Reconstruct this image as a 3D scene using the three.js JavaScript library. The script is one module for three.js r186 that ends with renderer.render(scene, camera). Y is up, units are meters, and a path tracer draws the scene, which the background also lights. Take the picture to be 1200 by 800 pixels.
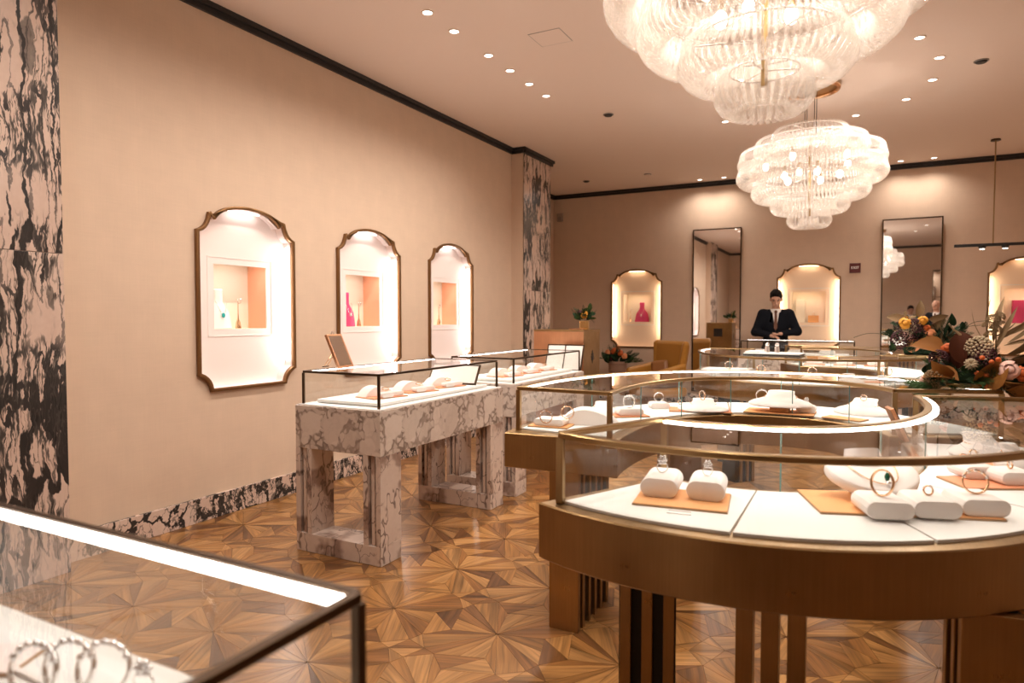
import * as THREE from 'three';
import { RoundedBoxGeometry } from 'three/addons/geometries/RoundedBoxGeometry.js';
import { mergeGeometries, toCreasedNormals, mergeVertices } from 'three/addons/utils/BufferGeometryUtils.js';
import { RectAreaLightUniformsLib } from 'three/addons/lights/RectAreaLightUniformsLib.js';
import { FontLoader } from 'three/addons/loaders/FontLoader.js';
import { TextGeometry } from 'three/addons/geometries/TextGeometry.js';

// ---------------------------------------------------------------- camera, exposure
const scene = new THREE.Scene();
scene.background = new THREE.Color(0x000000);
const EYE = 1.45, YAW = THREE.MathUtils.degToRad(27.58), PITCH = THREE.MathUtils.degToRad(-2.134), FOCAL = 782;
const camera = new THREE.PerspectiveCamera(2 * THREE.MathUtils.radToDeg(Math.atan(400 / FOCAL)), 1.5, 0.05, 60);
camera.rotation.order = 'YXZ';
camera.rotation.set(PITCH, YAW, 0);
camera.position.set(0, EYE, 0);
camera.focus = 4.0;
camera.userData.fStop = 3.0;
camera.updateMatrixWorld(true);
scene.add(camera);
const renderer = new THREE.WebGLRenderer({ antialias: true });
renderer.toneMapping = THREE.LinearToneMapping;
renderer.toneMappingExposure = 0.61;
renderer.shadowMap.enabled = true;
RectAreaLightUniformsLib.init();
// light levels (the lamps stand in their builders below)
const DOWN = 13, DOWNCOL = [1, 0.89, 0.785];
const CHAN = 0.85, CHANCOL = [1, 0.90, 0.79];
const LEDGLOW = 16, LEDAREA = 3.2, LEDCOL = [1, 0.955, 0.90];
const NICHEGLOW = 10, NICHEAREA = 46;

// ---------------------------------------------------------------- helpers
const V = (x, y, z) => new THREE.Vector3(x, y, z);
let seed = 12345;
function rnd() { seed |= 0; seed = (seed + 0x6D2B79F5) | 0; let t = Math.imul(seed ^ (seed >>> 15), 1 | seed); t = (t + Math.imul(t ^ (t >>> 7), 61 | t)) ^ t; return ((t ^ (t >>> 14)) >>> 0) / 4294967296; }
const rr = (a, b) => a + (b - a) * rnd();
const lerp = (a, b, t) => a + (b - a) * t;
const sm = (a, b, x) => { const t = Math.min(1, Math.max(0, (x - a) / (b - a))); return t * t * (3 - 2 * t); };
function ray(u, v) { return V((u - 600) / FOCAL, (400 - v) / FOCAL, -1).applyEuler(camera.rotation); }
const eye = V(0, EYE, 0);
function onY(u, v, y) { const d = ray(u, v); return eye.clone().addScaledVector(d, (y - EYE) / d.y); }
function onZ(u, v, z) { const d = ray(u, v); return eye.clone().addScaledVector(d, z / d.z); }
const taken = {};
function numbered(n) { taken[n] = (taken[n] ?? -1) + 1; return taken[n] ? `${n}_${String(taken[n]).padStart(3, '0')}` : n; }
function tag(o, label, category, group) { o.userData.label = label; o.userData.category = category; if (group) o.userData.group = group; return o; }
function thing(name, label, category, pos = [0, 0, 0], turn = 0, group) {
  const o = new THREE.Group(); o.name = numbered(name); o.position.set(...pos); o.rotation.y = turn; scene.add(o);
  return tag(o, label, category, group);
}
function part(parent, name, geo, m, label) {
  const o = new THREE.Mesh(geo, m); o.name = name; o.castShadow = o.receiveShadow = true; parent.add(o);
  if (label) o.userData.label = label;
  return o;
}
function solo(name, label, category, geo, m, pos = [0, 0, 0], turn = 0, group) {
  const o = part(scene, numbered(name), geo, m); o.position.set(...pos); o.rotation.y = turn; return tag(o, label, category, group);
}
function struct(name, geo, m, label, parent = scene) {
  const o = part(parent, name, geo, m); if (parent === scene) { o.userData.kind = 'structure'; o.userData.label = label; o.userData.category = name.split('_')[0]; } return o;
}
function structGroup(name, label) { const o = new THREE.Group(); o.name = name; o.userData.kind = 'structure'; o.userData.label = label; o.userData.category = name.split('_')[0]; scene.add(o); return o; }
const mv = (g, x, y, z) => g.translate(x, y, z);
function merge(list) {
  const l = list.map((g) => { const h = g.index ? g.toNonIndexed() : g; for (const k of Object.keys(h.attributes)) if (!['position', 'normal', 'uv', 'color'].includes(k)) h.deleteAttribute(k); if (!h.attributes.uv) h.setAttribute('uv', new THREE.Float32BufferAttribute(new Float32Array(h.attributes.position.count * 2), 2)); return h; });
  return mergeGeometries(l, false);
}
function box(x0, x1, y0, y1, z0, z1, r = 0) {
  const w = Math.abs(x1 - x0), h = Math.abs(y1 - y0), d = Math.abs(z1 - z0);
  const g = r ? new RoundedBoxGeometry(w, h, d, 2, Math.min(r, w / 2.01, h / 2.01, d / 2.01)) : new THREE.BoxGeometry(w, h, d);
  return metreUV(g.translate((x0 + x1) / 2, (y0 + y1) / 2, (z0 + z1) / 2));
}
function metreUV(g0, ox = 0, oy = 0) {   // box-projected texture coordinates in metres
  const g = g0.index ? g0.toNonIndexed() : g0, p = g.attributes.position, n = g.attributes.normal, uv = new Float32Array(p.count * 2);
  for (let i = 0; i < p.count; i += 3) {
    let nx = 0, ny = 0, nz = 0;
    for (let k = i; k < i + 3; k++) { nx += n.getX(k); ny += n.getY(k); nz += n.getZ(k); }
    nx = Math.abs(nx); ny = Math.abs(ny); nz = Math.abs(nz);
    for (let k = i; k < i + 3; k++) {
      const x = p.getX(k), y = p.getY(k), z = p.getZ(k);
      const [a, b] = nx >= ny && nx >= nz ? [-z, y] : ny >= nz ? [x, -z] : [x, y];
      uv[2 * k] = a + ox; uv[2 * k + 1] = b + oy;
    }
  }
  g.setAttribute('uv', new THREE.Float32BufferAttribute(uv, 2));
  return g;
}
function prism(pts, y0, y1, bevel = 0, holes = []) {   // pts: [x, z] outline, extruded upwards
  const toShape = (q, S) => { q.forEach(([x, z], i) => (i ? S.lineTo(x, -z) : S.moveTo(x, -z))); S.closePath(); return S; };
  const s = toShape(pts, new THREE.Shape()); holes.forEach((h) => s.holes.push(toShape(h, new THREE.Path())));
  let g = new THREE.ExtrudeGeometry(s, { depth: y1 - y0 - 2 * bevel, bevelEnabled: bevel > 0, bevelThickness: bevel, bevelSize: bevel, bevelOffset: -bevel, bevelSegments: 1, curveSegments: 8 });
  g.rotateX(-Math.PI / 2).translate(0, y0 + bevel, 0);
  g = toCreasedNormals(g, 0.6);
  return metreUV(g);
}
function bar(a, b, w, h) {   // a square bar from a to b
  const d = b.clone().sub(a), L = d.length(), g = new RoundedBoxGeometry(w, h, L, 1, Math.min(w, h) * 0.18);
  g.applyMatrix4(new THREE.Matrix4().lookAt(V(0, 0, 0), d, Math.abs(d.y) > 0.99 * L ? V(1, 0, 0) : V(0, 1, 0)));
  return metreUV(g.translate((a.x + b.x) / 2, (a.y + b.y) / 2, (a.z + b.z) / 2));
}
function rod(a, b, r0, r1 = r0, n = 8) {
  const d = b.clone().sub(a), g = new THREE.CylinderGeometry(r1, r0, d.length(), n);
  g.applyQuaternion(new THREE.Quaternion().setFromUnitVectors(V(0, 1, 0), d.clone().normalize()));
  return g.translate((a.x + b.x) / 2, (a.y + b.y) / 2, (a.z + b.z) / 2);
}
function tube(pts, r, n = 12, m = 6, closed = false) { return new THREE.TubeGeometry(new THREE.CatmullRomCurve3(pts, closed), n, r, m, closed); }
function areaLight(parent, pos, look, w, h, intensity, col) {
  const l = new THREE.RectAreaLight(new THREE.Color().setRGB(...col), intensity, w, h); l.position.copy(pos); parent.add(l);
  l.lookAt(look); l.name = 'lamp_light'; return l;
}

// ---------------------------------------------------------------- textures
function hash2(x, y, s) { let h = Math.imul(x, 374761393) ^ Math.imul(y, 668265263) ^ Math.imul(s, 2147483647 ^ 0x5bd1e995); h = Math.imul(h ^ (h >>> 13), 1274126177); return ((h ^ (h >>> 16)) >>> 0) / 4294967296; }
function vnoise(x, y, p, s, q = p) {   // tileable value noise: period p across, q up
  const xi = Math.floor(x), yi = Math.floor(y), fx = x - xi, fy = y - yi, u = fx * fx * (3 - 2 * fx), w = fy * fy * (3 - 2 * fy);
  const X0 = ((xi % p) + p) % p, X1 = (X0 + 1) % p, Y0 = ((yi % q) + q) % q, Y1 = (Y0 + 1) % q;
  return lerp(lerp(hash2(X0, Y0, s), hash2(X1, Y0, s), u), lerp(hash2(X0, Y1, s), hash2(X1, Y1, s), u), w);
}
function fbm(u, v, p, s, o = 4, q = p) { let a = 0, k = 0.5, t = 0; for (let i = 0; i < o; i++) { a += k * vnoise(u * p, v * q, p, s + i, q); t += k; k *= 0.5; p *= 2; q *= 2; } return a / t; }
function worley(u, v, nx, ny, s) {   // tileable; [distance to the border of the cell, id]
  const x = u * nx, y = v * ny, xi = Math.floor(x), yi = Math.floor(y); let f1 = 9, f2 = 9, id = 0;
  for (let j = -1; j <= 1; j++) for (let i = -1; i <= 1; i++) {
    const cx = ((xi + i) % nx + nx) % nx, cy = ((yi + j) % ny + ny) % ny;
    const px = xi + i + 0.1 + 0.8 * hash2(cx, cy, s), py = yi + j + 0.1 + 0.8 * hash2(cx, cy, s + 7), d = Math.hypot(px - x, py - y);
    if (d < f1) { f2 = f1; f1 = d; id = hash2(cx, cy, s + 3); } else if (d < f2) f2 = d;
  }
  return [f2 - f1, id];
}
function texture(w, h, f, srgb = true) {
  const d = new Uint8Array(w * h * 4);
  for (let y = 0; y < h; y++) for (let x = 0; x < w; x++) { const c = f((x + 0.5) / w, (y + 0.5) / h), k = (y * w + x) * 4; d[k] = Math.max(0, Math.min(255, c[0])); d[k + 1] = Math.max(0, Math.min(255, c[1])); d[k + 2] = Math.max(0, Math.min(255, c[2])); d[k + 3] = 255; }
  const t = new THREE.DataTexture(d, w, h); t.wrapS = t.wrapT = THREE.RepeatWrapping; t.magFilter = THREE.LinearFilter; t.minFilter = THREE.LinearMipmapLinearFilter; t.generateMipmaps = true;
  if (srgb) t.colorSpace = THREE.SRGBColorSpace; t.needsUpdate = true; return t;
}
function sized(t, w, h = w, ox = 0, oy = 0) { const c = t.clone(); c.repeat.set(1 / w, 1 / h); c.offset.set(ox, oy); c.needsUpdate = true; return c; }
const mix3 = (a, b, t) => [lerp(a[0], b[0], t), lerp(a[1], b[1], t), lerp(a[2], b[2], t)];

// ridged noise: 1 on the crest lines that make marble veins
function ridge(u, v, p, q, s, o = 4) { return 1 - Math.abs(2 * fbm(u, v, p, s, o, q) - 1); }
function blobs(u, v, nx, ny, s) {   // rounded clasts of random size: [distance inside (positive) , id]
  const x = u * nx, y = v * ny, xi = Math.floor(x), yi = Math.floor(y); let best = -9, id = 0;
  for (let j = -1; j <= 1; j++) for (let i = -1; i <= 1; i++) { const cx = ((xi + i) % nx + nx) % nx, cy = ((yi + j) % ny + ny) % ny, px = xi + i + 0.15 + 0.7 * hash2(cx, cy, s), py = yi + j + 0.15 + 0.7 * hash2(cx, cy, s + 7), a = 3.14 * hash2(cx, cy, s + 9), k = 0.55 + 0.45 * hash2(cx, cy, s + 11), R = 0.18 + 0.42 * hash2(cx, cy, s + 5), dx = px - x, dy = py - y, e = Math.hypot((dx * Math.cos(a) + dy * Math.sin(a)), (dy * Math.cos(a) - dx * Math.sin(a)) / k); const d = R - e; if (d > best) { best = d; id = hash2(cx, cy, s + 3); } }
  return [best, id];
}
// breccia marble of the counters: pale clasts of many sizes in a warm grey paste
const brecciaTex = texture(1024, 1024, (u, v) => {
  const wu = u + 0.07 * (fbm(u, v, 6, 11) - 0.5) + 0.03 * (fbm(u, v, 22, 12, 3) - 0.5), wv = v + 0.07 * (fbm(u, v, 6, 21) - 0.5) + 0.03 * (fbm(u, v, 22, 22, 3) - 0.5);
  const n = fbm(u, v, 5, 51), n2 = fbm(u, v, 48, 61, 3), [d1, i1] = blobs(wu, wv, 5, 6, 31), [d2, i2] = blobs(wu, wv, 12, 14, 41), [d3, i3] = blobs(wu, wv, 30, 34, 45);
  let c = mix3([150, 135, 126], [184, 169, 159], n2); c = mix3(c, [128, 113, 104], 0.7 * sm(0.82, 0.97, ridge(wu, wv, 14, 16, 71)));
  const lay = (d, id, e, k) => { const t = sm(-e, e, d) * k, tone = mix3([226, 214, 205], [204, 190, 180], id); c = mix3(c, mix3(tone, [214, 198, 187], 0.4 * n2), t); };
  lay(d3, i3, 0.10, 0.8); lay(d2, i2, 0.05, 0.9); lay(d1, i1, 0.03, 0.92);
  c = mix3(c, [150, 134, 124], 0.55 * sm(0.93, 0.99, ridge(wu, wv, 5, 6, 81)) * sm(0.4, 0.6, n)); 
  return c;
});
// foot marble: paler, with thin brown veins and brown cloudy zones
const footTex = texture(1024, 1024, (u, v) => {
  const wu = u + 0.12 * (fbm(u, v, 4, 111) - 0.5), wv = v + 0.10 * (fbm(u, v, 4, 121) - 0.5), n = fbm(u, v, 4, 151), n2 = fbm(u, v, 40, 161, 3);
  let c = mix3([224, 208, 198], [204, 186, 175], 0.7 * fbm(u, v, 8, 131) + 0.3 * n2);
  c = mix3(c, mix3([160, 132, 119], [118, 94, 84], n2), 0.75 * sm(0.54, 0.68, n));
  c = mix3(c, [104, 86, 78], 0.8 * sm(0.955, 0.995, ridge(wu, wv, 5, 3, 141)));
  c = mix3(c, [128, 108, 98], 0.6 * sm(0.94, 0.99, ridge(wu, wv, 11, 7, 145)) * sm(0.4, 0.6, fbm(u, v, 5, 147)));
  return c;
});
// strongly veined black and cream marble of the piers and the baseboards, veins running up
const darkVein = (u, v, p, q, s) => {
  const wu = u + 0.09 * (fbm(u, v, 3, s, 3) - 0.5) + 0.022 * (fbm(u, v, 34, s + 1, 4) - 0.5), wv = v + 0.05 * (fbm(u, v, 3, s + 5, 3) - 0.5) + 0.016 * (fbm(u, v, 26, s + 6, 4) - 0.5);
  const n = fbm(u, v, 4, s + 31), n2 = fbm(u, v, 60, s + 41, 3), n3 = fbm(wu, wv, 2 * p, s + 51, 4, 2 * q), m = fbm(u, v, 14, s + 55, 3), [d, id] = blobs(wu, wv, p, q + 1, s + 61);
  let c = mix3([226, 204, 190], [203, 175, 160], 0.6 * n3 + 0.4 * n2);
  c = mix3(c, mix3([130, 118, 110], [92, 85, 80], n2), 0.8 * sm(0.0, 0.04, d) * (id > 0.88 ? 1 : 0));
  const dens = sm(0.40, 0.62, n), K = [44, 42, 43];
  c = mix3(c, K, 0.95 * sm(0.94 - 0.07 * m, 0.955 - 0.05 * m, ridge(wu, wv, p, q, s + 71, 6)));
  c = mix3(c, K, 0.92 * sm(0.945 - 0.06 * m * dens, 0.96 - 0.035 * m * dens, ridge(wu, wv, 2 * p + 1, 2 * q, s + 81, 6)) * (0.5 + 0.5 * dens));
  c = mix3(c, [58, 55, 54], 0.9 * sm(0.93 - 0.12 * dens, 0.97, ridge(wu, wv, 5 * p, 3 * q, s + 91, 3)) * dens);
  c = mix3(c, [74, 69, 66], 0.75 * sm(0.90 - 0.06 * m, 0.96, ridge(wu, wv, 11 * p, 7 * q, s + 95, 2)) * sm(0.46, 0.6, n));
  return c;
};
const pierTex = texture(1024, 1024, (u, v) => darkVein(u, v, 7, 2, 201));
const baseTex = texture(1024, 512, (u, v) => darkVein(u, v, 8, 3, 301));
const linenTex = texture(512, 512, (u, v) => { const a = fbm(u, v, 4, 401, 3, 180), b = fbm(u, v, 180, 411, 3, 5), c = fbm(u, v, 6, 421, 3); const k = 0.965 + 0.02 * (a - 0.5) + 0.02 * (b - 0.5) + 0.03 * (c - 0.5); return [255 * k, 255 * k, 255 * k]; });
const weaveTex = texture(512, 512, (u, v) => { const k = 128 + 60 * (fbm(u, v, 8, 431, 2, 200) - 0.5) + 60 * (fbm(u, v, 200, 441, 2, 8) - 0.5); return [k, k, k]; }, false);
const woodTex = texture(1024, 512, (u, v) => {
  const w = v + 0.05 * (fbm(u, v, 3, 501, 3) - 0.5), g = fbm(u, w, 3, 511, 4, 40), h = fbm(u, w, 8, 521, 3, 160), b = fbm(u, v, 2, 531, 3, 7);
  const s = Math.pow(Math.abs(Math.sin((w * 14 + 1.6 * fbm(u, v, 2, 541, 3, 4)) * Math.PI)), 6);
  const k = 0.76 + 0.3 * (g - 0.5) + 0.16 * (h - 0.5) + 0.5 * (b - 0.5) - 0.07 * s; return [255 * k, 250 * k * (0.96 + 0.04 * b), 245 * k * (0.92 + 0.08 * b)];
});
const brushTex = texture(512, 512, (u, v) => { const k = 150 + 90 * (fbm(u, v, 6, 601, 3) - 0.5) + 40 * (fbm(u, v, 200, 611, 2, 4) - 0.5); return [k, k, k]; }, false);
const patinaTex = texture(512, 512, (u, v) => { const k = 0.93 + 0.16 * (fbm(u, v, 4, 621, 4) - 0.5) + 0.06 * (fbm(u, v, 160, 631, 2, 6) - 0.5); return [255 * k, 252 * k, 246 * k]; });

// ---------------------------------------------------------------- materials
const lin = (r, g, b) => new THREE.Color().setRGB(r, g, b);
const M = {};
function std(name, col, rough, extra = {}) { M[name] = new THREE.MeshPhysicalMaterial({ color: lin(...col), roughness: rough, name, ...extra }); return M[name]; }
std('wall', [0.71, 0.54, 0.41], 0.85, { map: sized(linenTex, 0.6), bumpMap: sized(weaveTex, 0.4), bumpScale: 0.0003 });
std('plaster', [0.82, 0.69, 0.61], 0.8);
std('crown', [0.018, 0.016, 0.016], 0.45);
std('pier', [0.95, 0.95, 0.95], 0.22, { map: sized(pierTex, 1.0, 1.4) });
std('base', [0.97, 0.97, 0.97], 0.25, { map: sized(baseTex, 0.75, 0.5) });
std('breccia', [0.98, 0.97, 0.96], 0.22, { map: sized(brecciaTex, 1.15) });
std('foot', [0.97, 0.96, 0.95], 0.3, { map: sized(footTex, 0.7) });
std('bronze', [0.42, 0.275, 0.135], 0.36, { metalness: 1, map: sized(patinaTex, 0.7), roughnessMap: sized(brushTex, 0.4) });
M.bronze.roughness = 0.62;
std('darkbronze', [0.085, 0.055, 0.035], 0.35, { metalness: 1 });
std('brass', [0.37, 0.25, 0.12], 0.28, { metalness: 1 });
std('copper', [0.72, 0.40, 0.24], 0.3, { metalness: 1, map: sized(patinaTex, 0.8) });
std('nicheFrame', [0.23, 0.125, 0.055], 0.38, { metalness: 0.85 });
std('gold', [0.95, 0.62, 0.38], 0.16, { metalness: 1 });
std('silver', [0.9, 0.88, 0.86], 0.14, { metalness: 1 });
std('mirror', [0.92, 0.92, 0.92], 0.02, { metalness: 1 });
std('pane', [1, 1, 1], 0.0, { transmission: 1, thickness: 0, ior: 1.5 });
M.pane.color.setRGB(0.965, 0.98, 0.975);
std('paneEdge', [0.16, 0.33, 0.31], 0.1);
std('deck', [0.84, 0.83, 0.81], 0.6);
std('suede', [0.86, 0.81, 0.78], 0.9, { sheen: 0.4 });
std('coral', [0.80, 0.30, 0.15], 0.7);
std('apricot', [0.85, 0.42, 0.17], 0.7);
std('trayEdge', [0.42, 0.24, 0.11], 0.5);
std('matPink', [0.93, 0.81, 0.78], 0.85);
std('matWarm', [0.94, 0.72, 0.54], 0.85);
std('boxCream', [0.92, 0.82, 0.68], 0.85);
std('boxCoral', [0.92, 0.45, 0.28], 0.85);
std('magenta', [0.62, 0.05, 0.17], 0.6);
std('emerald', [0.0, 0.12, 0.06], 0.08);
std('turquoise', [0.03, 0.42, 0.42], 0.2);
std('diamond', [0.95, 0.95, 0.96], 0.1, { metalness: 0.85 });
std('black', [0.012, 0.012, 0.013], 0.5);
std('greyLens', [0.25, 0.22, 0.2], 0.4);
std('led', [0.9, 0.9, 0.9], 0.5, { emissive: lin(...LEDCOL), emissiveIntensity: LEDGLOW });
std('nicheLed', [0.9, 0.9, 0.9], 0.5, { emissive: lin(1, 0.93, 0.88), emissiveIntensity: NICHEGLOW });
std('nicheLedWarm', [0.9, 0.9, 0.9], 0.5, { emissive: lin(1, 0.80, 0.55), emissiveIntensity: NICHEGLOW });
std('lampGlow', [0.9, 0.9, 0.9], 0.5, { emissive: lin(1, 0.93, 0.84), emissiveIntensity: 12 });
std('bulb', [0.9, 0.9, 0.9], 0.5, { emissive: lin(1, 0.93, 0.84), emissiveIntensity: 9 });
std('murano', [0.97, 0.95, 0.93], 0.08, { transmission: 0.84, thickness: 0, ior: 1.8 });
std('joint', [0.05, 0.028, 0.014], 0.8);
const woodTones = [[0.60, 0.315, 0.108], [0.52, 0.26, 0.083], [0.67, 0.37, 0.14], [0.43, 0.20, 0.063], [0.29, 0.132, 0.046], [0.57, 0.295, 0.098]];
woodTones.forEach((c, i) => std('wood' + i, c, 0.3, { map: woodTex, clearcoat: 0.25, clearcoatRoughness: 0.22 }));

// ---------------------------------------------------------------- room shell
const XW = -4.124, XP = -3.954, XREAR = -5.04, XR = 3.58, ZB = -11.307, ZF = 1.8, HC = 3.66, CROWN = 3.588;
const NW = 0.435, NYC = 1.592;
function nicheOutline(k = 1, extra = 0) {
  const s = []; const P = (x, y) => s.push([x, y]);
  const quad = (a, c, b, n) => { for (let i = 1; i <= n; i++) { const t = i / n; P((1 - t) ** 2 * a[0] + 2 * t * (1 - t) * c[0] + t * t * b[0], (1 - t) ** 2 * a[1] + 2 * t * (1 - t) * c[1] + t * t * b[1]); } };
  P(0.335, -0.662); quad([0.335, -0.662], [0.35, -0.575], [NW, -0.545], 5);
  P(NW, 0.455); quad([NW, 0.455], [0.355, 0.475], [0.338, 0.582], 5); P(0.318, 0.588); P(0.300, 0.556); quad([0.300, 0.556], [0.235, 0.656], [0, 0.660], 8);
  const r = s.slice(0, -1).reverse().map(([x, y]) => [-x, y]); const all = [...s, ...r];
  return all.map(([x, y]) => [x * (1 + extra / NW), y * (1 + extra / 0.66)]);
}
const shapeOf = (pts, S) => { pts.forEach(([x, y], i) => (i ? S.lineTo(x, y) : S.moveTo(x, y))); S.closePath(); return S; };
function wallWithNiches(len, centres, m) {   // local: x along, y up, front face at z = 0
  const s = shapeOf([[0, 0], [len, 0], [len, HC], [0, HC]], new THREE.Shape());
  for (const c of centres) s.holes.push(shapeOf(nicheOutline().map(([x, y]) => [x + c, y + NYC]).reverse(), new THREE.Path()));
  const g = new THREE.ExtrudeGeometry(s, { depth: 0.1, bevelEnabled: false }).translate(0, 0, -0.1); g.computeVertexNormals(); return metreUV(g);
}
// left wall: local x runs towards -z from the front wall
const leftCentres = [-3.57, -4.985, -6.40];
{
  const g = wallWithNiches(ZF + 7.883, leftCentres.map((z) => ZF - z), M.wall);
  g.rotateY(Math.PI / 2).translate(XW, 0, ZF); struct('wall_left', g, M.wall, 'beige linen covered wall with three lit display niches');
}
const backCentres = [-3.467, -0.73, 2.005];
{
  const g = wallWithNiches(XR - XREAR, backCentres.map((x) => x - XREAR), M.wall).translate(XREAR, 0, ZB);
  struct('wall_back', g, M.wall, 'taupe end wall with tall mirrors and glowing niches');
}
struct('wall_right', box(XR, XR + 0.1, 0, HC, ZB - 0.1, ZF + 0.1), M.wall, 'plain taupe side wall opposite the niche wall');
struct('wall_front', box(XREAR - 0.1, XR, 0, HC, ZF, ZF + 0.1), M.wall, 'plain taupe wall opposite the tall mirrors');
struct('wall_return', merge([box(XW, XP, 0, HC, -7.883, -7.903), box(XW - 0.1, XW, 0, HC, -7.883, -8.757)]), M.wall, 'narrow beige return beside the veined corner pier');
struct('wall_recess', merge([box(XREAR, XP - 0.03, 0, HC, -8.737, -8.757), box(XREAR - 0.1, XREAR, 0, HC, -8.737, ZB - 0.1)]), M.wall, 'recessed taupe side wall behind the corner pier');
struct('ceiling', box(XREAR - 0.1, XR + 0.1, HC, HC + 0.1, ZB - 0.1, ZF + 0.1), M.plaster, 'smooth blush plaster ceiling');
// piers of veined slabs
function pier(name, label, z0, z1, ySplit) {
  const o = structGroup(name, label);
  let y0 = 0;
  for (const y1 of [...ySplit, HC]) { part(o, 'marble_slab', metreUV(box(XP - 0.025, XP, y0 + 0.001, y1 - 0.001, z0, z1, 0.003), y0 * 0.37 + z0, y0 * 0.6), M.pier); y0 = y1; }
  part(o, 'core', box(XW, XP - 0.026, 0, HC, z0 - (z0 > -7 ? 0.0 : 0.021), z1), M.wall);
}
pier('pier_1', 'black and cream veined marble pier beside the first niche', -1.286, -2.158, [1.80]);
pier('pier_2', 'veined marble corner pier behind the copper host stand', -7.885, -8.757, [1.80]);
// crown mouldings: a dark stepped strip under the ceiling
function crown(name, a, b, nx, nz, label) {   // runs from a to b ([x, z]), room side given by (nx, nz)
  const strip = (d0, y0, y1) => { const P = [[a[0], a[1]], [b[0], b[1]], [b[0] + nx * d0, b[1] + nz * d0], [a[0] + nx * d0, a[1] + nz * d0]]; return prism(orient(P), y0, y1); };
  struct(name, merge([strip(0.022, CROWN, HC), strip(0.05, CROWN + 0.036, HC)]), M.crown, label);
}
function orient(P) { let s = 0; P.forEach(([x, z], i) => { const [a, b] = P[(i + 1) % P.length]; s += x * -b - a * -z; }); return s < 0 ? P.slice().reverse() : P; }
crown('trim_1', [XW, ZF], [XW, -7.883], 1, 0, 'black crown strip along the niche wall');
crown('trim_2', [XW, -7.883], [XP + 0.05, -7.883], 0, 1, 'short black crown strip on the wall return');
crown('trim_3', [XP, -7.84], [XP, -8.80], 1, 0, 'black crown strip over the corner pier');
crown('trim_4', [XREAR, ZB], [XR, ZB], 0, 1, 'black crown strip along the mirror wall');
crown('trim_5', [XREAR, -8.757], [XREAR, ZB], 1, 0, 'black crown strip on the recessed side wall');
crown('trim_6', [XR, ZF], [XR, ZB], -1, 0, 'black crown strip opposite the niche wall');
crown('trim_7', [XREAR, ZF], [XR, ZF], 0, -1, 'black crown strip opposite the mirror wall');
{ // marble baseboard in lengths
  const o = structGroup('baseboard_left', 'veined marble baseboard under the niches');
  let z = -2.158, i = 0; for (const L of [0.92, 1.5, 1.5, 1.805]) { part(o, 'baseboard_length', metreUV(box(XW, XW + 0.022, 0, 0.17, z - 0.0008, z - L + 0.0008, 0.003), i * 0.37, i * 0.21), M.base); z -= L; i++; }
  struct('baseboard_back', metreUV(box(XREAR, XR, 0, 0.17, ZB, ZB + 0.02)), M.base, 'veined marble baseboard under the tall mirrors');
}

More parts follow.
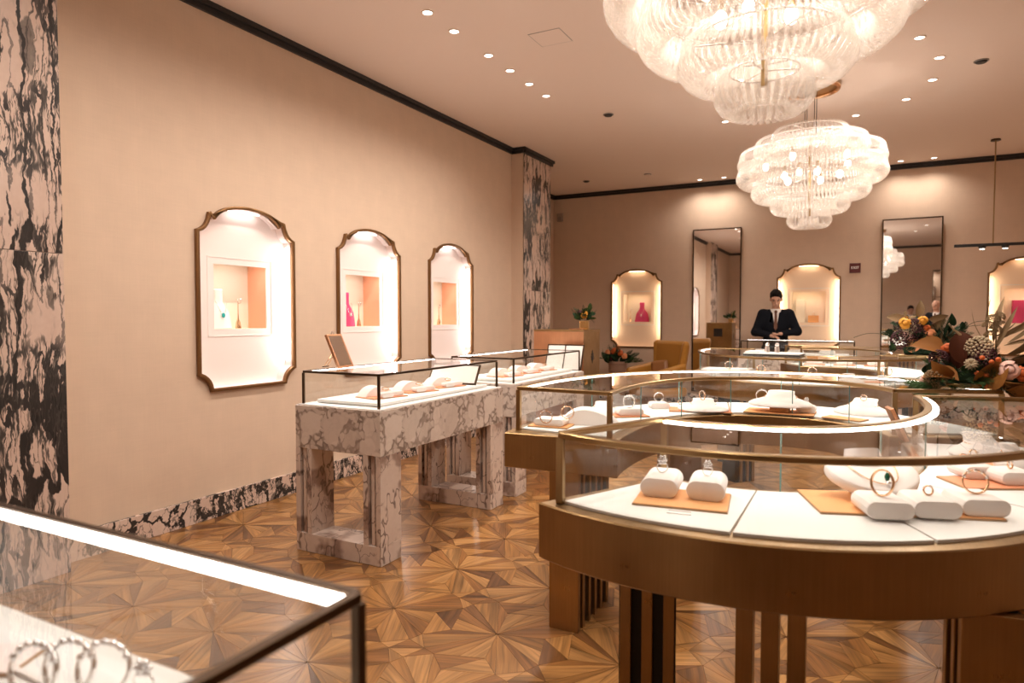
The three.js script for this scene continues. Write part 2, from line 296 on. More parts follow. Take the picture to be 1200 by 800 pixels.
// ---------------------------------------------------------------- floor: star marquetry on a square lattice
{
  const pitch = 0.586, X0 = -2.034, Z0 = -2.04;
  const fl = structGroup('floor', 'star patterned wood marquetry floor of golden and brown triangles');
  part(fl, 'subfloor', box(XREAR - 0.1, XR + 0.1, -0.1, -0.004, ZB - 0.1, ZF + 0.1), M.joint);
  const rot = ([x, y], k) => { for (let i = 0; i < k; i++) [x, y] = [1 - y, x]; return [x, y]; };
  const A = [0, 0], E1 = [0.36, 0.10], E2 = [0.64, -0.10], S = [0.52, 0.27], Q = [0.38, 0.44], SL = [0.27, 0.48], D1 = [-0.10, 0.36], MID = [0.085, 0.42], Q2 = rot(Q, 1);
  const base = [[A, E1, S], [A, S, Q], [A, Q, SL], [A, SL, MID], [A, MID, D1], [E1, E2, S], [S, Q2, Q]];
  const polys = []; for (let k = 0; k < 4; k++) base.forEach((t, i) => polys.push([t.map((p) => rot(p, k)), i]));
  const c4 = [0, 1, 2, 3].map((k) => rot(Q, k)); polys.push([[c4[0], c4[1], c4[2]], 7], [[c4[0], c4[2], c4[3]], 8]);
  function pieceGeo(tri, variant) {   // in lattice units -> metres, inset by the joint, grain along its longest side
    const p = tri.map(([x, y]) => V(x * pitch, 0, -y * pitch)), c = p[0].clone().add(p[1]).add(p[2]).divideScalar(3);
    const inner = p.map((q) => q.clone().sub(c)); const per = inner.map((q, i) => { const a = inner[(i + 1) % 3], b = inner[(i + 2) % 3]; return a.clone().sub(b).length(); });
    const area = inner[1].clone().sub(inner[0]).cross(inner[2].clone().sub(inner[0])).length() / 2, inr = 2 * area / (per[0] + per[1] + per[2]), inc = p[0].clone().multiplyScalar(per[0]).add(p[1].clone().multiplyScalar(per[1])).add(p[2].clone().multiplyScalar(per[2])).divideScalar(per[0] + per[1] + per[2]);
    const k = Math.max(0.5, 1 - 0.0007 / inr), q = p.map((v) => v.clone().sub(inc).multiplyScalar(k).add(inc));
    let best = 0, d = V(1, 0, 0); for (let i = 0; i < 3; i++) { const e = p[(i + 1) % 3].clone().sub(p[i]); if (e.length() > best) { best = e.length(); d = e.normalize(); } }
    const n = V(-d.z, 0, d.x), pos = [], nor = [], uv = [], put = (v, nn) => { pos.push(v.x, v.y, v.z); nor.push(nn.x, nn.y, nn.z); uv.push(v.dot(d) / 0.9 + variant * 0.371, v.dot(n) / 0.45 + variant * 0.213 + v.y); };
    const up = V(0, 1, 0), ccw = q[1].clone().sub(q[0]).cross(q[2].clone().sub(q[0])).y > 0 ? [0, 1, 2] : [0, 2, 1];
    ccw.forEach((i) => put(q[i], up));
    for (let i = 0; i < 3; i++) { const a = q[ccw[i]], b = q[ccw[(i + 1) % 3]], al = a.clone().setY(-0.004), bl = b.clone().setY(-0.004), nn = V(b.z - a.z, 0, a.x - b.x).multiplyScalar(-1).normalize(); [a, al, b, b, al, bl].forEach((v) => put(v, nn)); }
    const g = new THREE.BufferGeometry(); g.setAttribute('position', new THREE.Float32BufferAttribute(pos, 3)); g.setAttribute('normal', new THREE.Float32BufferAttribute(nor, 3)); g.setAttribute('uv', new THREE.Float32BufferAttribute(uv, 2)); return g;
  }
  const shapes = polys.map(([t]) => [0, 1, 2, 3, 4].map((v) => pieceGeo(t, v)));
  const inv = camera.matrixWorld.clone().invert(), all = [];
  for (let i = -7; i <= 10; i++) for (let j = -7; j <= 17; j++) polys.forEach(([t, kind], n) => {
    const x = X0 + i * pitch, z = Z0 - j * pitch, cx = x + pitch * (t[0][0] + t[1][0] + t[2][0]) / 3, cz = z - pitch * (t[0][1] + t[1][1] + t[2][1]) / 3;
    if (cx < XREAR || cx > XR || cz < ZB || cz > ZF) return;
    const c = V(cx, 0, cz).applyMatrix4(inv); let size = 0;
    if (c.z < -0.5) { const u = 600 - FOCAL * c.x / c.z, v = 400 + FOCAL * c.y / c.z; if (u > 150 && u < 1190 && v < 815 && v > 500) { size = 1 / (c.z * c.z * -c.z); if (u < 420 && v > 640 && v > 640 + (u - 180) * 0.26) size *= 0.3; if (u > 640 && v < 690) size *= 0.05; if (u < 330 && v < 560) size = 0; } }
    const tone = kind === 2 || kind === 0 ? (rnd() < 0.3 ? 4 : rnd() < 0.5 ? 3 : 1) : kind === 5 ? Math.floor(rnd() * 6) : [0, 1, 2, 5, 2, 0, 3, 4][Math.floor(rnd() * 7.35)];
    all.push({ x, z, n, v: Math.floor(rnd() * 5), tone, size });
  });
  all.sort((a, b) => b.size - a.size);
  for (const p of all.slice(0, 300)) { const o = part(fl, 'wood_piece', shapes[p.n][p.v], M['wood' + p.tone]); o.position.set(p.x, 0, p.z); }
  woodTones.forEach((_, tone) => {   // the rest, joined by tone
    const pos = [], nor = [], uv = [];
    for (const p of all.slice(300)) if (p.tone === tone) { const g = shapes[p.n][p.v], a = g.attributes.position; for (let i = 0; i < a.count; i++) { pos.push(a.getX(i) + p.x, a.getY(i), a.getZ(i) + p.z); nor.push(g.attributes.normal.getX(i), g.attributes.normal.getY(i), g.attributes.normal.getZ(i)); uv.push(g.attributes.uv.getX(i), g.attributes.uv.getY(i)); } }
    const g = new THREE.BufferGeometry(); for (const [k, d, n] of [['position', pos, 3], ['normal', nor, 3], ['uv', uv, 2]]) g.setAttribute(k, new THREE.Float32BufferAttribute(d, n));
    part(fl, 'wood_pieces', g, M['wood' + tone]).userData.kind = 'stuff';
  });
}

// ---------------------------------------------------------------- display niches (local: front of the wall at z = 0)
function niche(label, pos, turn, warm, group) {
  const o = thing('display_niche', label, 'display niche', pos, turn, group);
  const out = nicheOutline(), mat = warm ? M.matWarm : M.matPink, led = warm ? M.nicheLedWarm : M.nicheLed;
  const ring = (a, b, z0, z1, bev = 0) => { const s = shapeOf(nicheOutline(1, a), new THREE.Shape()); s.holes.push(shapeOf(nicheOutline(1, b).reverse(), new THREE.Path())); return toCreasedNormals(new THREE.ExtrudeGeometry(s, { depth: z1 - z0 - 2 * bev, bevelEnabled: bev > 0, bevelThickness: bev, bevelSize: bev, bevelOffset: -bev, bevelSegments: 2 }).translate(0, 0, z0 + bev), 0.5); };
  part(o, 'frame', ring(0.020, -0.004, -0.005, 0.030, 0.006), M.nicheFrame);
  part(o, 'lining', ring(-0.0005, -0.004, -0.085, -0.006), mat);
  const bs = shapeOf(nicheOutline(1, -0.004), new THREE.Shape()), hx = 0.245, hy0 = -0.235, hy1 = 0.245, PZ = -0.085, BZ = PZ - 0.20;
  bs.holes.push(shapeOf([[-hx, hy0], [-hx, hy1], [hx, hy1], [hx, hy0]], new THREE.Path()));
  part(o, 'back_panel', new THREE.ExtrudeGeometry(bs, { depth: 0.012, bevelEnabled: false }).translate(0, 0, PZ), mat);
  const fr = shapeOf([[-0.30, -0.29], [0.30, -0.29], [0.30, 0.30], [-0.30, 0.30]], new THREE.Shape()); fr.holes.push(shapeOf([[-0.292, -0.282], [-0.292, 0.292], [0.292, 0.292], [0.292, -0.282]], new THREE.Path()));
  part(o, 'mount_border', new THREE.ExtrudeGeometry(fr, { depth: 0.004, bevelEnabled: false }).translate(0, 0, PZ + 0.012), M.suede);
  const sb = part(o, 'shadow_box', merge([box(-hx - 0.01, hx + 0.01, hy0 - 0.01, hy0, BZ, PZ), box(-hx - 0.01, hx + 0.01, hy1 + 0.02, hy1 + 0.03, BZ, PZ), box(-hx - 0.01, hx + 0.01, hy0, hy1 + 0.02, BZ - 0.01, BZ), box(-hx - 0.01, -hx, hy0, hy1 + 0.02, BZ, PZ)]), M.boxCream);
  part(sb, 'side_panel', box(hx, hx + 0.01, hy0, hy1 + 0.02, BZ, PZ), M.boxCoral, 'coral side panel');
  const col = warm ? [1, 0.79, 0.54] : [1, 0.95, 0.92];
  if (warm) for (const s of [-1, 1]) {   // a strip up either side
    part(o, 'light_strip', box(s * 0.4305, s * 0.424, -0.50, 0.42, -0.045, -0.02), led);
    areaLight(o, V(s * 0.422, -0.04, -0.033), V(0, 0, 0), 0.03, 0.9, NICHEAREA * 0.6, col).rotation.set(0, s * Math.PI / 2, 0);
  } else {   // one strip up the side of the recess
    part(o, 'light_strip', box(0.4305, 0.422, -0.50, 0.42, -0.05, -0.016), led);
    areaLight(o, V(0.42, -0.04, -0.033), V(0, 0, 0), 0.03, 0.9, NICHEAREA, col).rotation.set(0, Math.PI / 2, 0);
  }
  part(o, 'light_strip', box(-0.14, 0.14, 0.638, 0.643, -0.04, -0.026), led);   // and one under the arch
  areaLight(o, V(0, 0.631, -0.033), V(0, 0, 0), 0.28, 0.03, NICHEAREA * 0.1, col).rotation.set(-Math.PI / 2 + 0.0, 0, 0);
  part(sb, 'light_strip', box(-0.17, 0.17, hy1 + 0.014, hy1 + 0.019, PZ - 0.018, PZ - 0.004), led);
  areaLight(o, V(0, hy1 + 0.012, PZ - 0.011), V(0, 0, 0), 0.34, 0.012, NICHEAREA * 1.6, col).rotation.set(-Math.PI / 2, 0, 0);
  return o;
}
const nicheLabels = ['lit scalloped wall niche beside the black veined pier', 'lit scalloped wall niche between the two other niches on the linen wall', 'lit scalloped wall niche nearest the corner pier'];
leftCentres.forEach((z, i) => niche(nicheLabels[i], [XW, NYC, z], Math.PI / 2, false, 'scalloped niches on the linen wall'));
const nicheLabels2 = ['warm lit wall niche with pink bust above the mustard armchair', 'warm lit wall niche behind the man in the dark suit', 'warm lit wall niche holding the pink block display'];
backCentres.forEach((x, i) => niche(nicheLabels2[i], [x, NYC, ZB], 0, true, 'warm niches on the mirror wall'));
// things inside the niches: busts and ring stands
function bustGeo(w, h, d) { const pts = [[0.001, 0], [0.5, 0], [0.5, 0.02], [0.46, 0.2], [0.40, 0.42], [0.25, 0.58], [0.17, 0.66], [0.155, 0.8], [0.165, 0.97], [0.15, 1.0], [0.001, 1.0]].map(([r, y]) => new THREE.Vector2(r, y)); const g = new THREE.LatheGeometry(pts, 28).scale(w, h, d); g.computeVertexNormals(); return g; }
const standGeo = new THREE.LatheGeometry([[0.001, 0], [0.022, 0], [0.022, 0.004], [0.016, 0.05], [0.007, 0.07], [0.0035, 0.12], [0.003, 0.2], [0.001, 0.2]].map(([r, y]) => new THREE.Vector2(r, y)), 16);
function inNiche(pos, turn, lx, lz) { const c = Math.cos(turn), s = Math.sin(turn); return [pos[0] + lx * c + lz * s, NYC - 0.235 + 0.001, pos[2] - lx * s + lz * c]; }
function ringStand(p, turn, label, group) {
  const o = thing('ring_stand', label, 'ring stand', p, turn, group); part(o, 'stem', standGeo, M.gold);
  part(o, 'ring', new THREE.TorusGeometry(0.017, 0.0028, 8, 20).translate(0.012, 0.212, 0), M.silver); part(o, 'stone', new THREE.OctahedronGeometry(0.009, 1).translate(0.026, 0.222, 0), M.diamond);
}
function necklaceBust(p, turn, m, w, h, label, jewel) {
  const o = thing('necklace_bust', label, 'necklace bust', p, turn);
  part(o, 'form', bustGeo(w, h, w * 0.55), m);
  const pts = []; for (let i = 0; i <= 16; i++) { const t = (i / 16 - 0.5) * Math.PI * 1.1; pts.push(V(Math.sin(t) * w * 0.2, h * (0.68 - 0.32 * Math.cos(t) ** 2), w * 0.55 * 0.5 * (0.42 + 0.48 * Math.cos(t)))); }
  part(o, 'chain', tube(pts, 0.0022, 40, 5), M.silver); part(o, 'pendant', new THREE.OctahedronGeometry(0.016, 1).scale(1, 1.25, 0.6).translate(0, h * 0.34, w * 0.55 * 0.5 * 0.95), jewel);
}
{
  const T = Math.PI / 2, L = leftCentres.map((z) => [XW, 0, z]);
  necklaceBust(inNiche(L[0], T, -0.115, -0.19), T, M.suede, 0.22, 0.30, 'cream necklace bust with turquoise pendant in the first linen wall niche', M.turquoise);
  ringStand(inNiche(L[0], T, 0.04, -0.16), T, 'slender gold ring stand beside the cream bust with turquoise pendant');
  necklaceBust(inNiche(L[1], T, -0.115, -0.19), T, M.magenta, 0.22, 0.32, 'magenta necklace bust in the middle linen wall niche', M.diamond);
  ringStand(inNiche(L[1], T, 0.03, -0.16), T, 'slender gold ring stand beside the magenta bust on the linen wall');
  ringStand(inNiche(L[2], T, -0.01, -0.16), T, 'slender gold ring stand alone in the niche nearest the corner pier');
  const B = backCentres.map((x) => [x, 0, ZB]);
  necklaceBust(inNiche(B[0], 0, 0.05, -0.185), 0, M.magenta, 0.26, 0.34, 'deep pink necklace bust with white pendant above the armchair', M.diamond);
  ringStand(inNiche(B[0], 0, -0.15, -0.15), 0, 'slender ring stand left of the deep pink bust above the armchair');
  const blk = (name, label, p, w, h, d, m) => solo(name, label, 'display block', box(-w / 2, w / 2, 0, h, -d / 2, d / 2, 0.004), m, p);
  blk('display_block', 'tall apricot display block in the niche behind the suited man', inNiche(B[1], 0, -0.12, -0.235), 0.14, 0.36, 0.08, M.boxCream);
  blk('display_block', 'low orange display block in the niche behind the suited man', inNiche(B[1], 0, 0.07, -0.185), 0.15, 0.11, 0.1, M.apricot);
  tag(part(scene, numbered('ring'), new THREE.TorusGeometry(0.02, 0.003, 8, 24).rotateY(0.5).translate(0, 0.022, 0), M.silver), 'silver ring standing on the low orange block behind the suited man', 'ring').position.set(...inNiche(B[1], 0, 0.07, -0.185).map((q, i) => q + (i === 1 ? 0.111 : 0)));
  blk('display_block', 'upright pink display block in the far warm niche', inNiche(B[2], 0, 0.0, -0.22), 0.26, 0.32, 0.1, M.magenta);
}

// ---------------------------------------------------------------- mirrors, signs and fittings on the walls
function tallMirror(label, x0, x1, y0, y1, z, turn = 0, yaw = 0) {
  const w = x1 - x0, o = thing('tall_wall_mirror', label, 'mirror', [(x0 + x1) / 2, y0, z], turn + yaw), h = y1 - y0, f = 0.018;
  part(o, 'backing', box(-w / 2, w / 2, 0, h, 0.004, 0.016), M.black);
  part(o, 'mirror_glass', box(-w / 2 + f, w / 2 - f, f, h - f, 0.017, 0.021), M.mirror);
  for (const [a, b, c, d] of [[-w / 2, w / 2, 0, f], [-w / 2, w / 2, h - f, h], [-w / 2, -w / 2 + f, f, h - f], [w / 2 - f, w / 2, f, h - f]]) part(o, 'frame_bar', box(a, b, c, d, 0.004, 0.032, 0.002), M.darkbronze);
  return o;
}
tallMirror('tall bronze framed wall mirror behind the mustard armchair', -2.498, -1.723, 0.2, 2.89, ZB);
tallMirror('tall bronze framed wall mirror beside the red sign', 0.259, 1.016, 0.2, 2.875, ZB + 0.018, 0, -0.04);
tallMirror('tall bronze framed mirror on the wall opposite', 0.9, 1.65, 0.2, 2.88, ZF, Math.PI);
{
  const font = await new FontLoader().loadAsync('fonts/droid/droid_sans_bold.typeface.json');
  const c = onZ(1002, 314, ZB), o = thing('wall_sign', 'small dark red wall sign with white lettering', 'sign', [c.x, c.y, ZB]);
  part(o, 'plate', box(-0.075, 0.075, -0.072, 0.072, 0, 0.018, 0.004), std('signRed', [0.10, 0.006, 0.006], 0.5));
  const t = new TextGeometry('EXIT', { font, size: 0.036, depth: 0.002, curveSegments: 3 }); t.computeBoundingBox(); const b = t.boundingBox; t.translate(-(b.max.x + b.min.x) / 2, -0.012, 0.018);
  part(o, 'lettering', t, std('signWhite', [0.9, 0.88, 0.85], 0.5));
  const s = onZ(657, 255, ZB), w = thing('wall_sounder', 'small off-white wall sounder high on the end wall', 'alarm', [s.x, s.y, ZB]);
  part(w, 'housing', box(-0.055, 0.055, -0.075, 0.075, 0, 0.045, 0.012), std('offWhite', [0.36, 0.29, 0.24], 0.5)); part(w, 'grille', new THREE.CylinderGeometry(0.035, 0.035, 0.008, 20).rotateX(Math.PI / 2).translate(0, -0.02, 0.047), M.greyLens);
}

// ---------------------------------------------------------------- ceiling fittings
function downlight(x, z, label, group, power = 1, tx = x, tz = z, angle = 1.36) {
  const o = thing('recessed_downlight', label, 'downlight', [x, HC, z], 0, group);
  part(o, 'trim_ring', new THREE.TorusGeometry(0.040, 0.006, 8, 28).rotateX(Math.PI / 2).translate(0, -0.003, 0), M.plaster);
  part(o, 'lamp_disc', new THREE.CylinderGeometry(0.032, 0.032, 0.004, 24).translate(0, -0.003, 0), M.lampGlow);
  const l = new THREE.SpotLight(lin(...DOWNCOL), DOWN * power, 0, angle, 0.6, 2); l.position.set(x, HC - 0.012, z); l.target.position.set(tx, 0, tz); l.castShadow = true; l.shadow.radius = 1.6; l.name = 'downlight_light';
  scene.add(l, l.target);
}
const rowLabel = 'small round recessed downlight in the row along the linen wall';
for (const z of [-4.09, -4.45, -4.99, -5.38, -5.77, -6.155, -3.55, -3.15, -2.3, -1.9, -0.9]) downlight(-2.83, z, rowLabel, 'downlight row by the linen wall', 0.52);
for (const [x, z] of [[0.374, -6.255], [0.557, -6.81], [0.556, -7.41], [0.371, -7.944], [-0.086, -8.32], [-1.3, -6.2], [-1.4, -7.9]]) downlight(x, z, 'small round recessed downlight around the chandelier over the rear island', 'downlights around the rear chandelier', 1.2);
for (const [x, z] of [[0.5, -2.3], [0.75, -3.5], [-1.35, -2.4], [-1.4, -3.7], [-0.3, -4.35], [-0.5, -1.6]]) downlight(x, z, 'small round recessed downlight circling the front chandelier', 'downlights around the front chandelier', 0.8);
for (const [u, v] of [[825, 214.5], [853, 212.5], [1054, 194], [1092, 190.5]]) { const p = onY(u, v, HC); downlight(p.x, Math.max(p.z, ZB + 0.28), 'small round recessed downlight close above a tall mirror', 'downlights above the tall mirrors', 0.32, p.x, ZB + 0.9); }
for (const [u, v, label] of [[713, 134, 'dark unlit ceiling spot by the downlight row'], [1150, 71, 'dark unlit ceiling spot beside the front chandelier'], [687, 212, 'dark unlit ceiling spot nearest the corner pier'], [759, 204, 'pale ceiling sensor between pier and rear chandelier']]) {
  const p = onY(u, v, HC), o = thing('ceiling_spot', label, 'ceiling fitting', [p.x, HC, p.z]);
  part(o, 'rim', new THREE.TorusGeometry(0.052, 0.006, 8, 24).rotateX(Math.PI / 2).translate(0, -0.004, 0), M.greyLens);
  part(o, 'cup', new THREE.CylinderGeometry(0.05, 0.038, 0.02, 24).translate(0, -0.01, 0), v === 204 ? M.plaster : M.black);
}
{ // access panel in the ceiling
  const p = onY(645, 44, HC), o = thing('ceiling_hatch', 'flush square access hatch in the ceiling', 'hatch', [p.x, HC, p.z]);
  part(o, 'panel', box(-0.13, 0.13, -0.003, 0, -0.13, 0.13), M.plaster);
  part(o, 'edge', merge([box(-0.135, 0.135, -0.0025, 0, 0.131, 0.134), box(-0.135, 0.135, -0.0025, 0, -0.134, -0.131), box(-0.134, -0.131, -0.0025, 0, -0.131, 0.131), box(0.131, 0.134, -0.0025, 0, -0.131, 0.131)]), M.greyLens);
}
{ // suspended track
  const top = onY(1167, 163, HC), zt = top.z, y = 2.352, x0 = 1.045, x1 = 2.75;
  const o = thing('suspended_track_light', 'black suspended light track on a thin rod', 'track light', [top.x, HC, zt]);
  part(o, 'ceiling_rose', new THREE.CylinderGeometry(0.05, 0.055, 0.02, 24).translate(0, -0.01, 0), M.darkbronze);
  part(o, 'rod', rod(V(0, -0.02, 0), V(0, y - HC + 0.02, 0), 0.008), M.brass);
  part(o, 'rod', rod(V(1.1, -0.001, 0), V(1.1, y - HC + 0.02, 0), 0.008), M.brass);
  part(o, 'track', box(x0 - top.x, x1 - top.x, y - HC - 0.018, y - HC + 0.018, -0.02, 0.02, 0.004), M.black);
  for (const u of [1151, 1178, 1215, 1240]) { const q = onZ(u, 288, zt); const h = part(o, 'spot_head', new THREE.SphereGeometry(0.042, 18, 12).scale(1, 0.75, 1).translate(q.x - top.x, y - HC - 0.02, 0), M.black); part(h, 'lamp_lens', new THREE.CylinderGeometry(0.026, 0.026, 0.006, 16).translate(q.x - top.x, y - HC - 0.052, 0), M.lampGlow); const l = new THREE.SpotLight(lin(...DOWNCOL), 4, 0, 0.6, 0.5, 2); l.position.set(q.x, y - 0.062, zt); l.target.position.set(q.x, 0, zt - 0.3); l.castShadow = true; l.name = 'track_light'; scene.add(l, l.target); }
}
// ---------------------------------------------------------------- chandeliers of bent glass
const TIERS = [[0.335, 3.26, 3.10], [0.50, 3.16, 2.99], [0.645, 3.05, 2.87], [0.655, 2.93, 2.73], [0.515, 2.80, 2.58], [0.34, 2.63, 2.45], [0.185, 2.50, 2.31]];
function loopGeo(r, y0, y1, n) {   // one bent glass staff of a tier, at angle 0
  const w = 0.66 * Math.PI * r / n, H = y0 - y1;
  const P = [[r - 0.035, y0], [r - 0.012, y0 - 0.02], [r - 0.004, y0 - 0.35 * H], [r + 0.012, y0 - 0.65 * H], [r + 0.004, y1 + 0.045], [r - 0.03, y1 + 0.006], [r - 0.075, y1 + 0.006], [r - 0.105, y1 + 0.045], [r - 0.11, y1 + 0.09]].map(([a, b]) => V(a, b, 0));
  const g = new THREE.TubeGeometry(new THREE.CatmullRomCurve3(P), 22, 1, 8), p = g.attributes.position, C = new THREE.CatmullRomCurve3(P), q = V(0, 0, 0);
  for (let i = 0; i < p.count; i++) { const k = Math.floor(i / 9), c = C.getPointAt(k / 22); q.set(p.getX(i), p.getY(i), p.getZ(i)).sub(c); const rib = 1 + 0.10 * Math.cos(k * Math.PI); const end = k === 0 || k === 22 ? 0.55 : 1; const l = Math.hypot(q.x, q.y) || 1; p.setXYZ(i, c.x + q.x * 0.010 * rib * end, c.y + q.y * 0.010 * rib * end, q.z * w * rib * end); }
  g.computeVertexNormals(); return g;
}
function chandelier(label, x, z, fine, dy = 0) {
  const o = thing('glass_chandelier', label, 'chandelier', [x, 0, z]);
  part(o, 'ceiling_plate', new THREE.CylinderGeometry(0.26, 0.26, 0.03, 40).translate(0, HC - 0.015, 0), M.brass);
  part(o, 'ceiling_ring', new THREE.TorusGeometry(0.24, 0.02, 10, 40).rotateX(Math.PI / 2).translate(0, HC - 0.04, 0), M.gold);
  for (let k = 0; k < 4; k++) { const a = k * Math.PI / 2 + 0.5; part(o, 'cable', rod(V(0.06 * Math.cos(a), 3.2, 0.06 * Math.sin(a)), V(0.06 * Math.cos(a), HC - 0.02, 0.06 * Math.sin(a)), 0.0035), M.darkbronze); }
  part(o, 'spine', rod(V(0, 2.42, 0), V(0, 3.25, 0), 0.014), M.brass);
  TIERS.forEach(([r, y0, y1], t) => {
    const n = Math.round(2 * Math.PI * r / 0.036), g = loopGeo(r, y0, y1, n);
    const tier = part(o, 'glass_tier', new THREE.TorusGeometry(r - 0.045, 0.005, 6, 60).rotateX(Math.PI / 2).translate(0, y0 - 0.012, 0), M.silver, 'ring of bent clear glass staves');
    for (let k = 0; k < 3; k++) { const a = k * 2.1 + t; part(tier, 'spoke', rod(V(0, y0 - 0.012, 0), V((r - 0.045) * Math.cos(a), y0 - 0.012, (r - 0.045) * Math.sin(a)), 0.004), M.silver); }
    if (fine && t >= 3) for (let k = 0; k < n; k++) { const m = part(tier, 'glass_stave', g, M.murano); m.rotation.y = 2 * Math.PI * k / n; }
    else { const im = new THREE.InstancedMesh(g, M.murano, n); im.name = 'glass_staves'; im.userData.kind = 'stuff'; im.castShadow = true; for (let k = 0; k < n; k++) im.setMatrixAt(k, new THREE.Matrix4().makeRotationY(2 * Math.PI * k / n)); tier.add(im); }
  });
  for (let k = 0; k < 10; k++) { const a = k / 10 * 2 * Math.PI, rr0 = k % 2 ? 0.40 : 0.26, y = k % 2 ? 2.93 : 2.80; const b = part(o, 'light_bulb', new THREE.SphereGeometry(0.03, 14, 10).scale(1, 1.4, 1).translate(rr0 * Math.cos(a), y, rr0 * Math.sin(a)), M.bulb); part(b, 'socket', new THREE.CylinderGeometry(0.014, 0.016, 0.05, 12).translate(rr0 * Math.cos(a), y + 0.065, rr0 * Math.sin(a)), M.brass);
    if (k % 2 === 0 || fine) { const l = new THREE.PointLight(lin(...CHANCOL), CHAN * (fine ? 0.5 : 0.6), 0, 2); l.position.set(x + rr0 * Math.cos(a), y, z + rr0 * Math.sin(a)); l.castShadow = true; l.shadow.radius = 1.2; l.name = 'bulb_light'; scene.add(l); } }
  o.position.y = dy;
}
chandelier('great tiered glass chandelier hanging over the front bronze island', -0.38, -3.03, true);
chandelier('tiered glass chandelier hanging over the rear bronze island', -0.46, -7.08, false);

// ---------------------------------------------------------------- marble counters with glass cases (local: length along z from 0 to -L, x from 0 to W)
const CW = 0.66, CL = 1.486, SLAB0 = 0.642, SLAB1 = 0.906, TOP = 1.117, DECK = 0.935;
function paneQuad(a, b, c, d) { const g = new THREE.BufferGeometry(); g.setAttribute('position', new THREE.Float32BufferAttribute([...a, ...b, ...c, ...a, ...c, ...d], 3)); g.setAttribute('uv', new THREE.Float32BufferAttribute(new Float32Array(12), 2)); g.computeVertexNormals(); return g; }
function marbleCounter(label, pos, turn, ledSide = -1) {   // ledSide: -1 the side of small x, +1 the other
  const o = thing('marble_counter', label, 'display counter', pos, turn);
  const off = rr(0, 3);
  part(o, 'slab', metreUV(box(0, CW, SLAB0, SLAB1, 0, -CL, 0.004), off, off * 0.7), M.breccia);
  for (const z0 of [0.0, -(CL - 0.196)]) {
    const f = part(o, 'foot', metreUV(box(0, CW, 0, 0.115, z0, z0 - 0.196, 0.004), off + 0.3 + z0, off), M.foot);
    for (const [a, b, c] of [[0, 0.128, 0], [CW - 0.128, CW, 1]]) {
      const outer = c ? [b - 0.036, b] : [a, a + 0.036];
      const inner = c ? [a, a + 0.036] : [b - 0.036, b];
      part(f, 'upright', metreUV(box(outer[0], outer[1], 0.115, SLAB0, z0, z0 - 0.196, 0.002), off + a * 3, off + 0.4), M.foot);
      part(f, 'upright', metreUV(box(inner[0], inner[1], 0.115, SLAB0, z0, z0 - 0.196, 0.002), off + a * 2, off + 0.8), M.foot);
      const m0 = Math.min(outer[1], inner[1]) + 0.015, m1 = Math.max(outer[0], inner[0]) - 0.015;
      part(f, 'slat', metreUV(box(m0, m1, 0.115, SLAB0, z0 - 0.012, z0 - 0.184, 0.002), off + a, off + 1.1), M.foot);
      part(f, 'groove_back', box(Math.min(outer[1], inner[1]), Math.max(outer[0], inner[0]), 0.115, SLAB0, z0 - 0.085, z0 - 0.111), M.foot);
    }
  }
  part(o, 'case_floor', box(0.012, CW - 0.012, SLAB1, SLAB1 + 0.006, -0.012, -CL + 0.012, 0.002), M.deck);
  part(o, 'deck', box(0.085, CW - 0.085, SLAB1 + 0.010, DECK, -0.10, -CL + 0.10, 0.003), M.deck); part(o, 'deck_skirt', box(0.10, CW - 0.10, SLAB1 + 0.006, SLAB1 + 0.010, -0.12, -CL + 0.12), M.trayEdge);
  const i = 0.036, x0 = i, x1 = CW - i, z0 = -i, z1 = -CL + i, t = 0.014;
  for (const [x, z] of [[x0, z0], [x1, z0], [x0, z1], [x1, z1]]) part(o, 'post', box(x - t / 2, x + t / 2, SLAB1 + 0.006, TOP - t, z - t / 2, z + t / 2, 0.002), M.darkbronze);
  for (const [a, b] of [[[x0, z0], [x1, z0]], [[x1, z0], [x1, z1]], [[x1, z1], [x0, z1]], [[x0, z1], [x0, z0]]]) part(o, 'top_rail', bar(V(a[0], TOP - t / 2, a[1]), V(b[0], TOP - t / 2, b[1]), t, t), M.darkbronze);
  const y0 = SLAB1 + 0.006, y1 = TOP - t;
  for (const [a, b] of [[[x0, z0], [x1, z0]], [[x1, z0], [x1, z1]], [[x1, z1], [x0, z1]], [[x0, z1], [x0, z0]]]) part(o, 'glass_side', paneQuad([a[0], y0, a[1]], [b[0], y0, b[1]], [b[0], y1, b[1]], [a[0], y1, a[1]]), M.pane);
  part(o, 'glass_top', paneQuad([x0, TOP - 0.003, z0], [x1, TOP - 0.003, z0], [x1, TOP - 0.003, z1], [x0, TOP - 0.003, z1]), M.pane);
  const lx = ledSide < 0 ? x0 + 0.016 : x1 - 0.016;
  part(o, 'light_strip', box(lx - 0.008, lx + 0.008, TOP - 0.014, TOP - 0.005, z0 - 0.012, z1 + 0.012), M.led);
  areaLight(o, V(lx, TOP - 0.016, (z0 + z1) / 2), V(0, -5, 0), 0.014, CL - 0.12, LEDAREA, LEDCOL).rotation.set(-Math.PI / 2, 0, 0);
  return o;
}
marbleCounter('breccia marble counter with a glass case and an easel mirror on top', [-3.094, 0, -3.024], 0);
marbleCounter('breccia marble counter with a glass case beside the copper host stand', [-3.094, 0, -4.72], 0);
marbleCounter('breccia marble counter with a glass case before the suited man', [-1.52, 0, -10.42], -Math.PI / 2, -1);
marbleCounter('glass topped counter before the black veined pier', [-0.50, 0, 0.002], Math.PI / 2, 1);

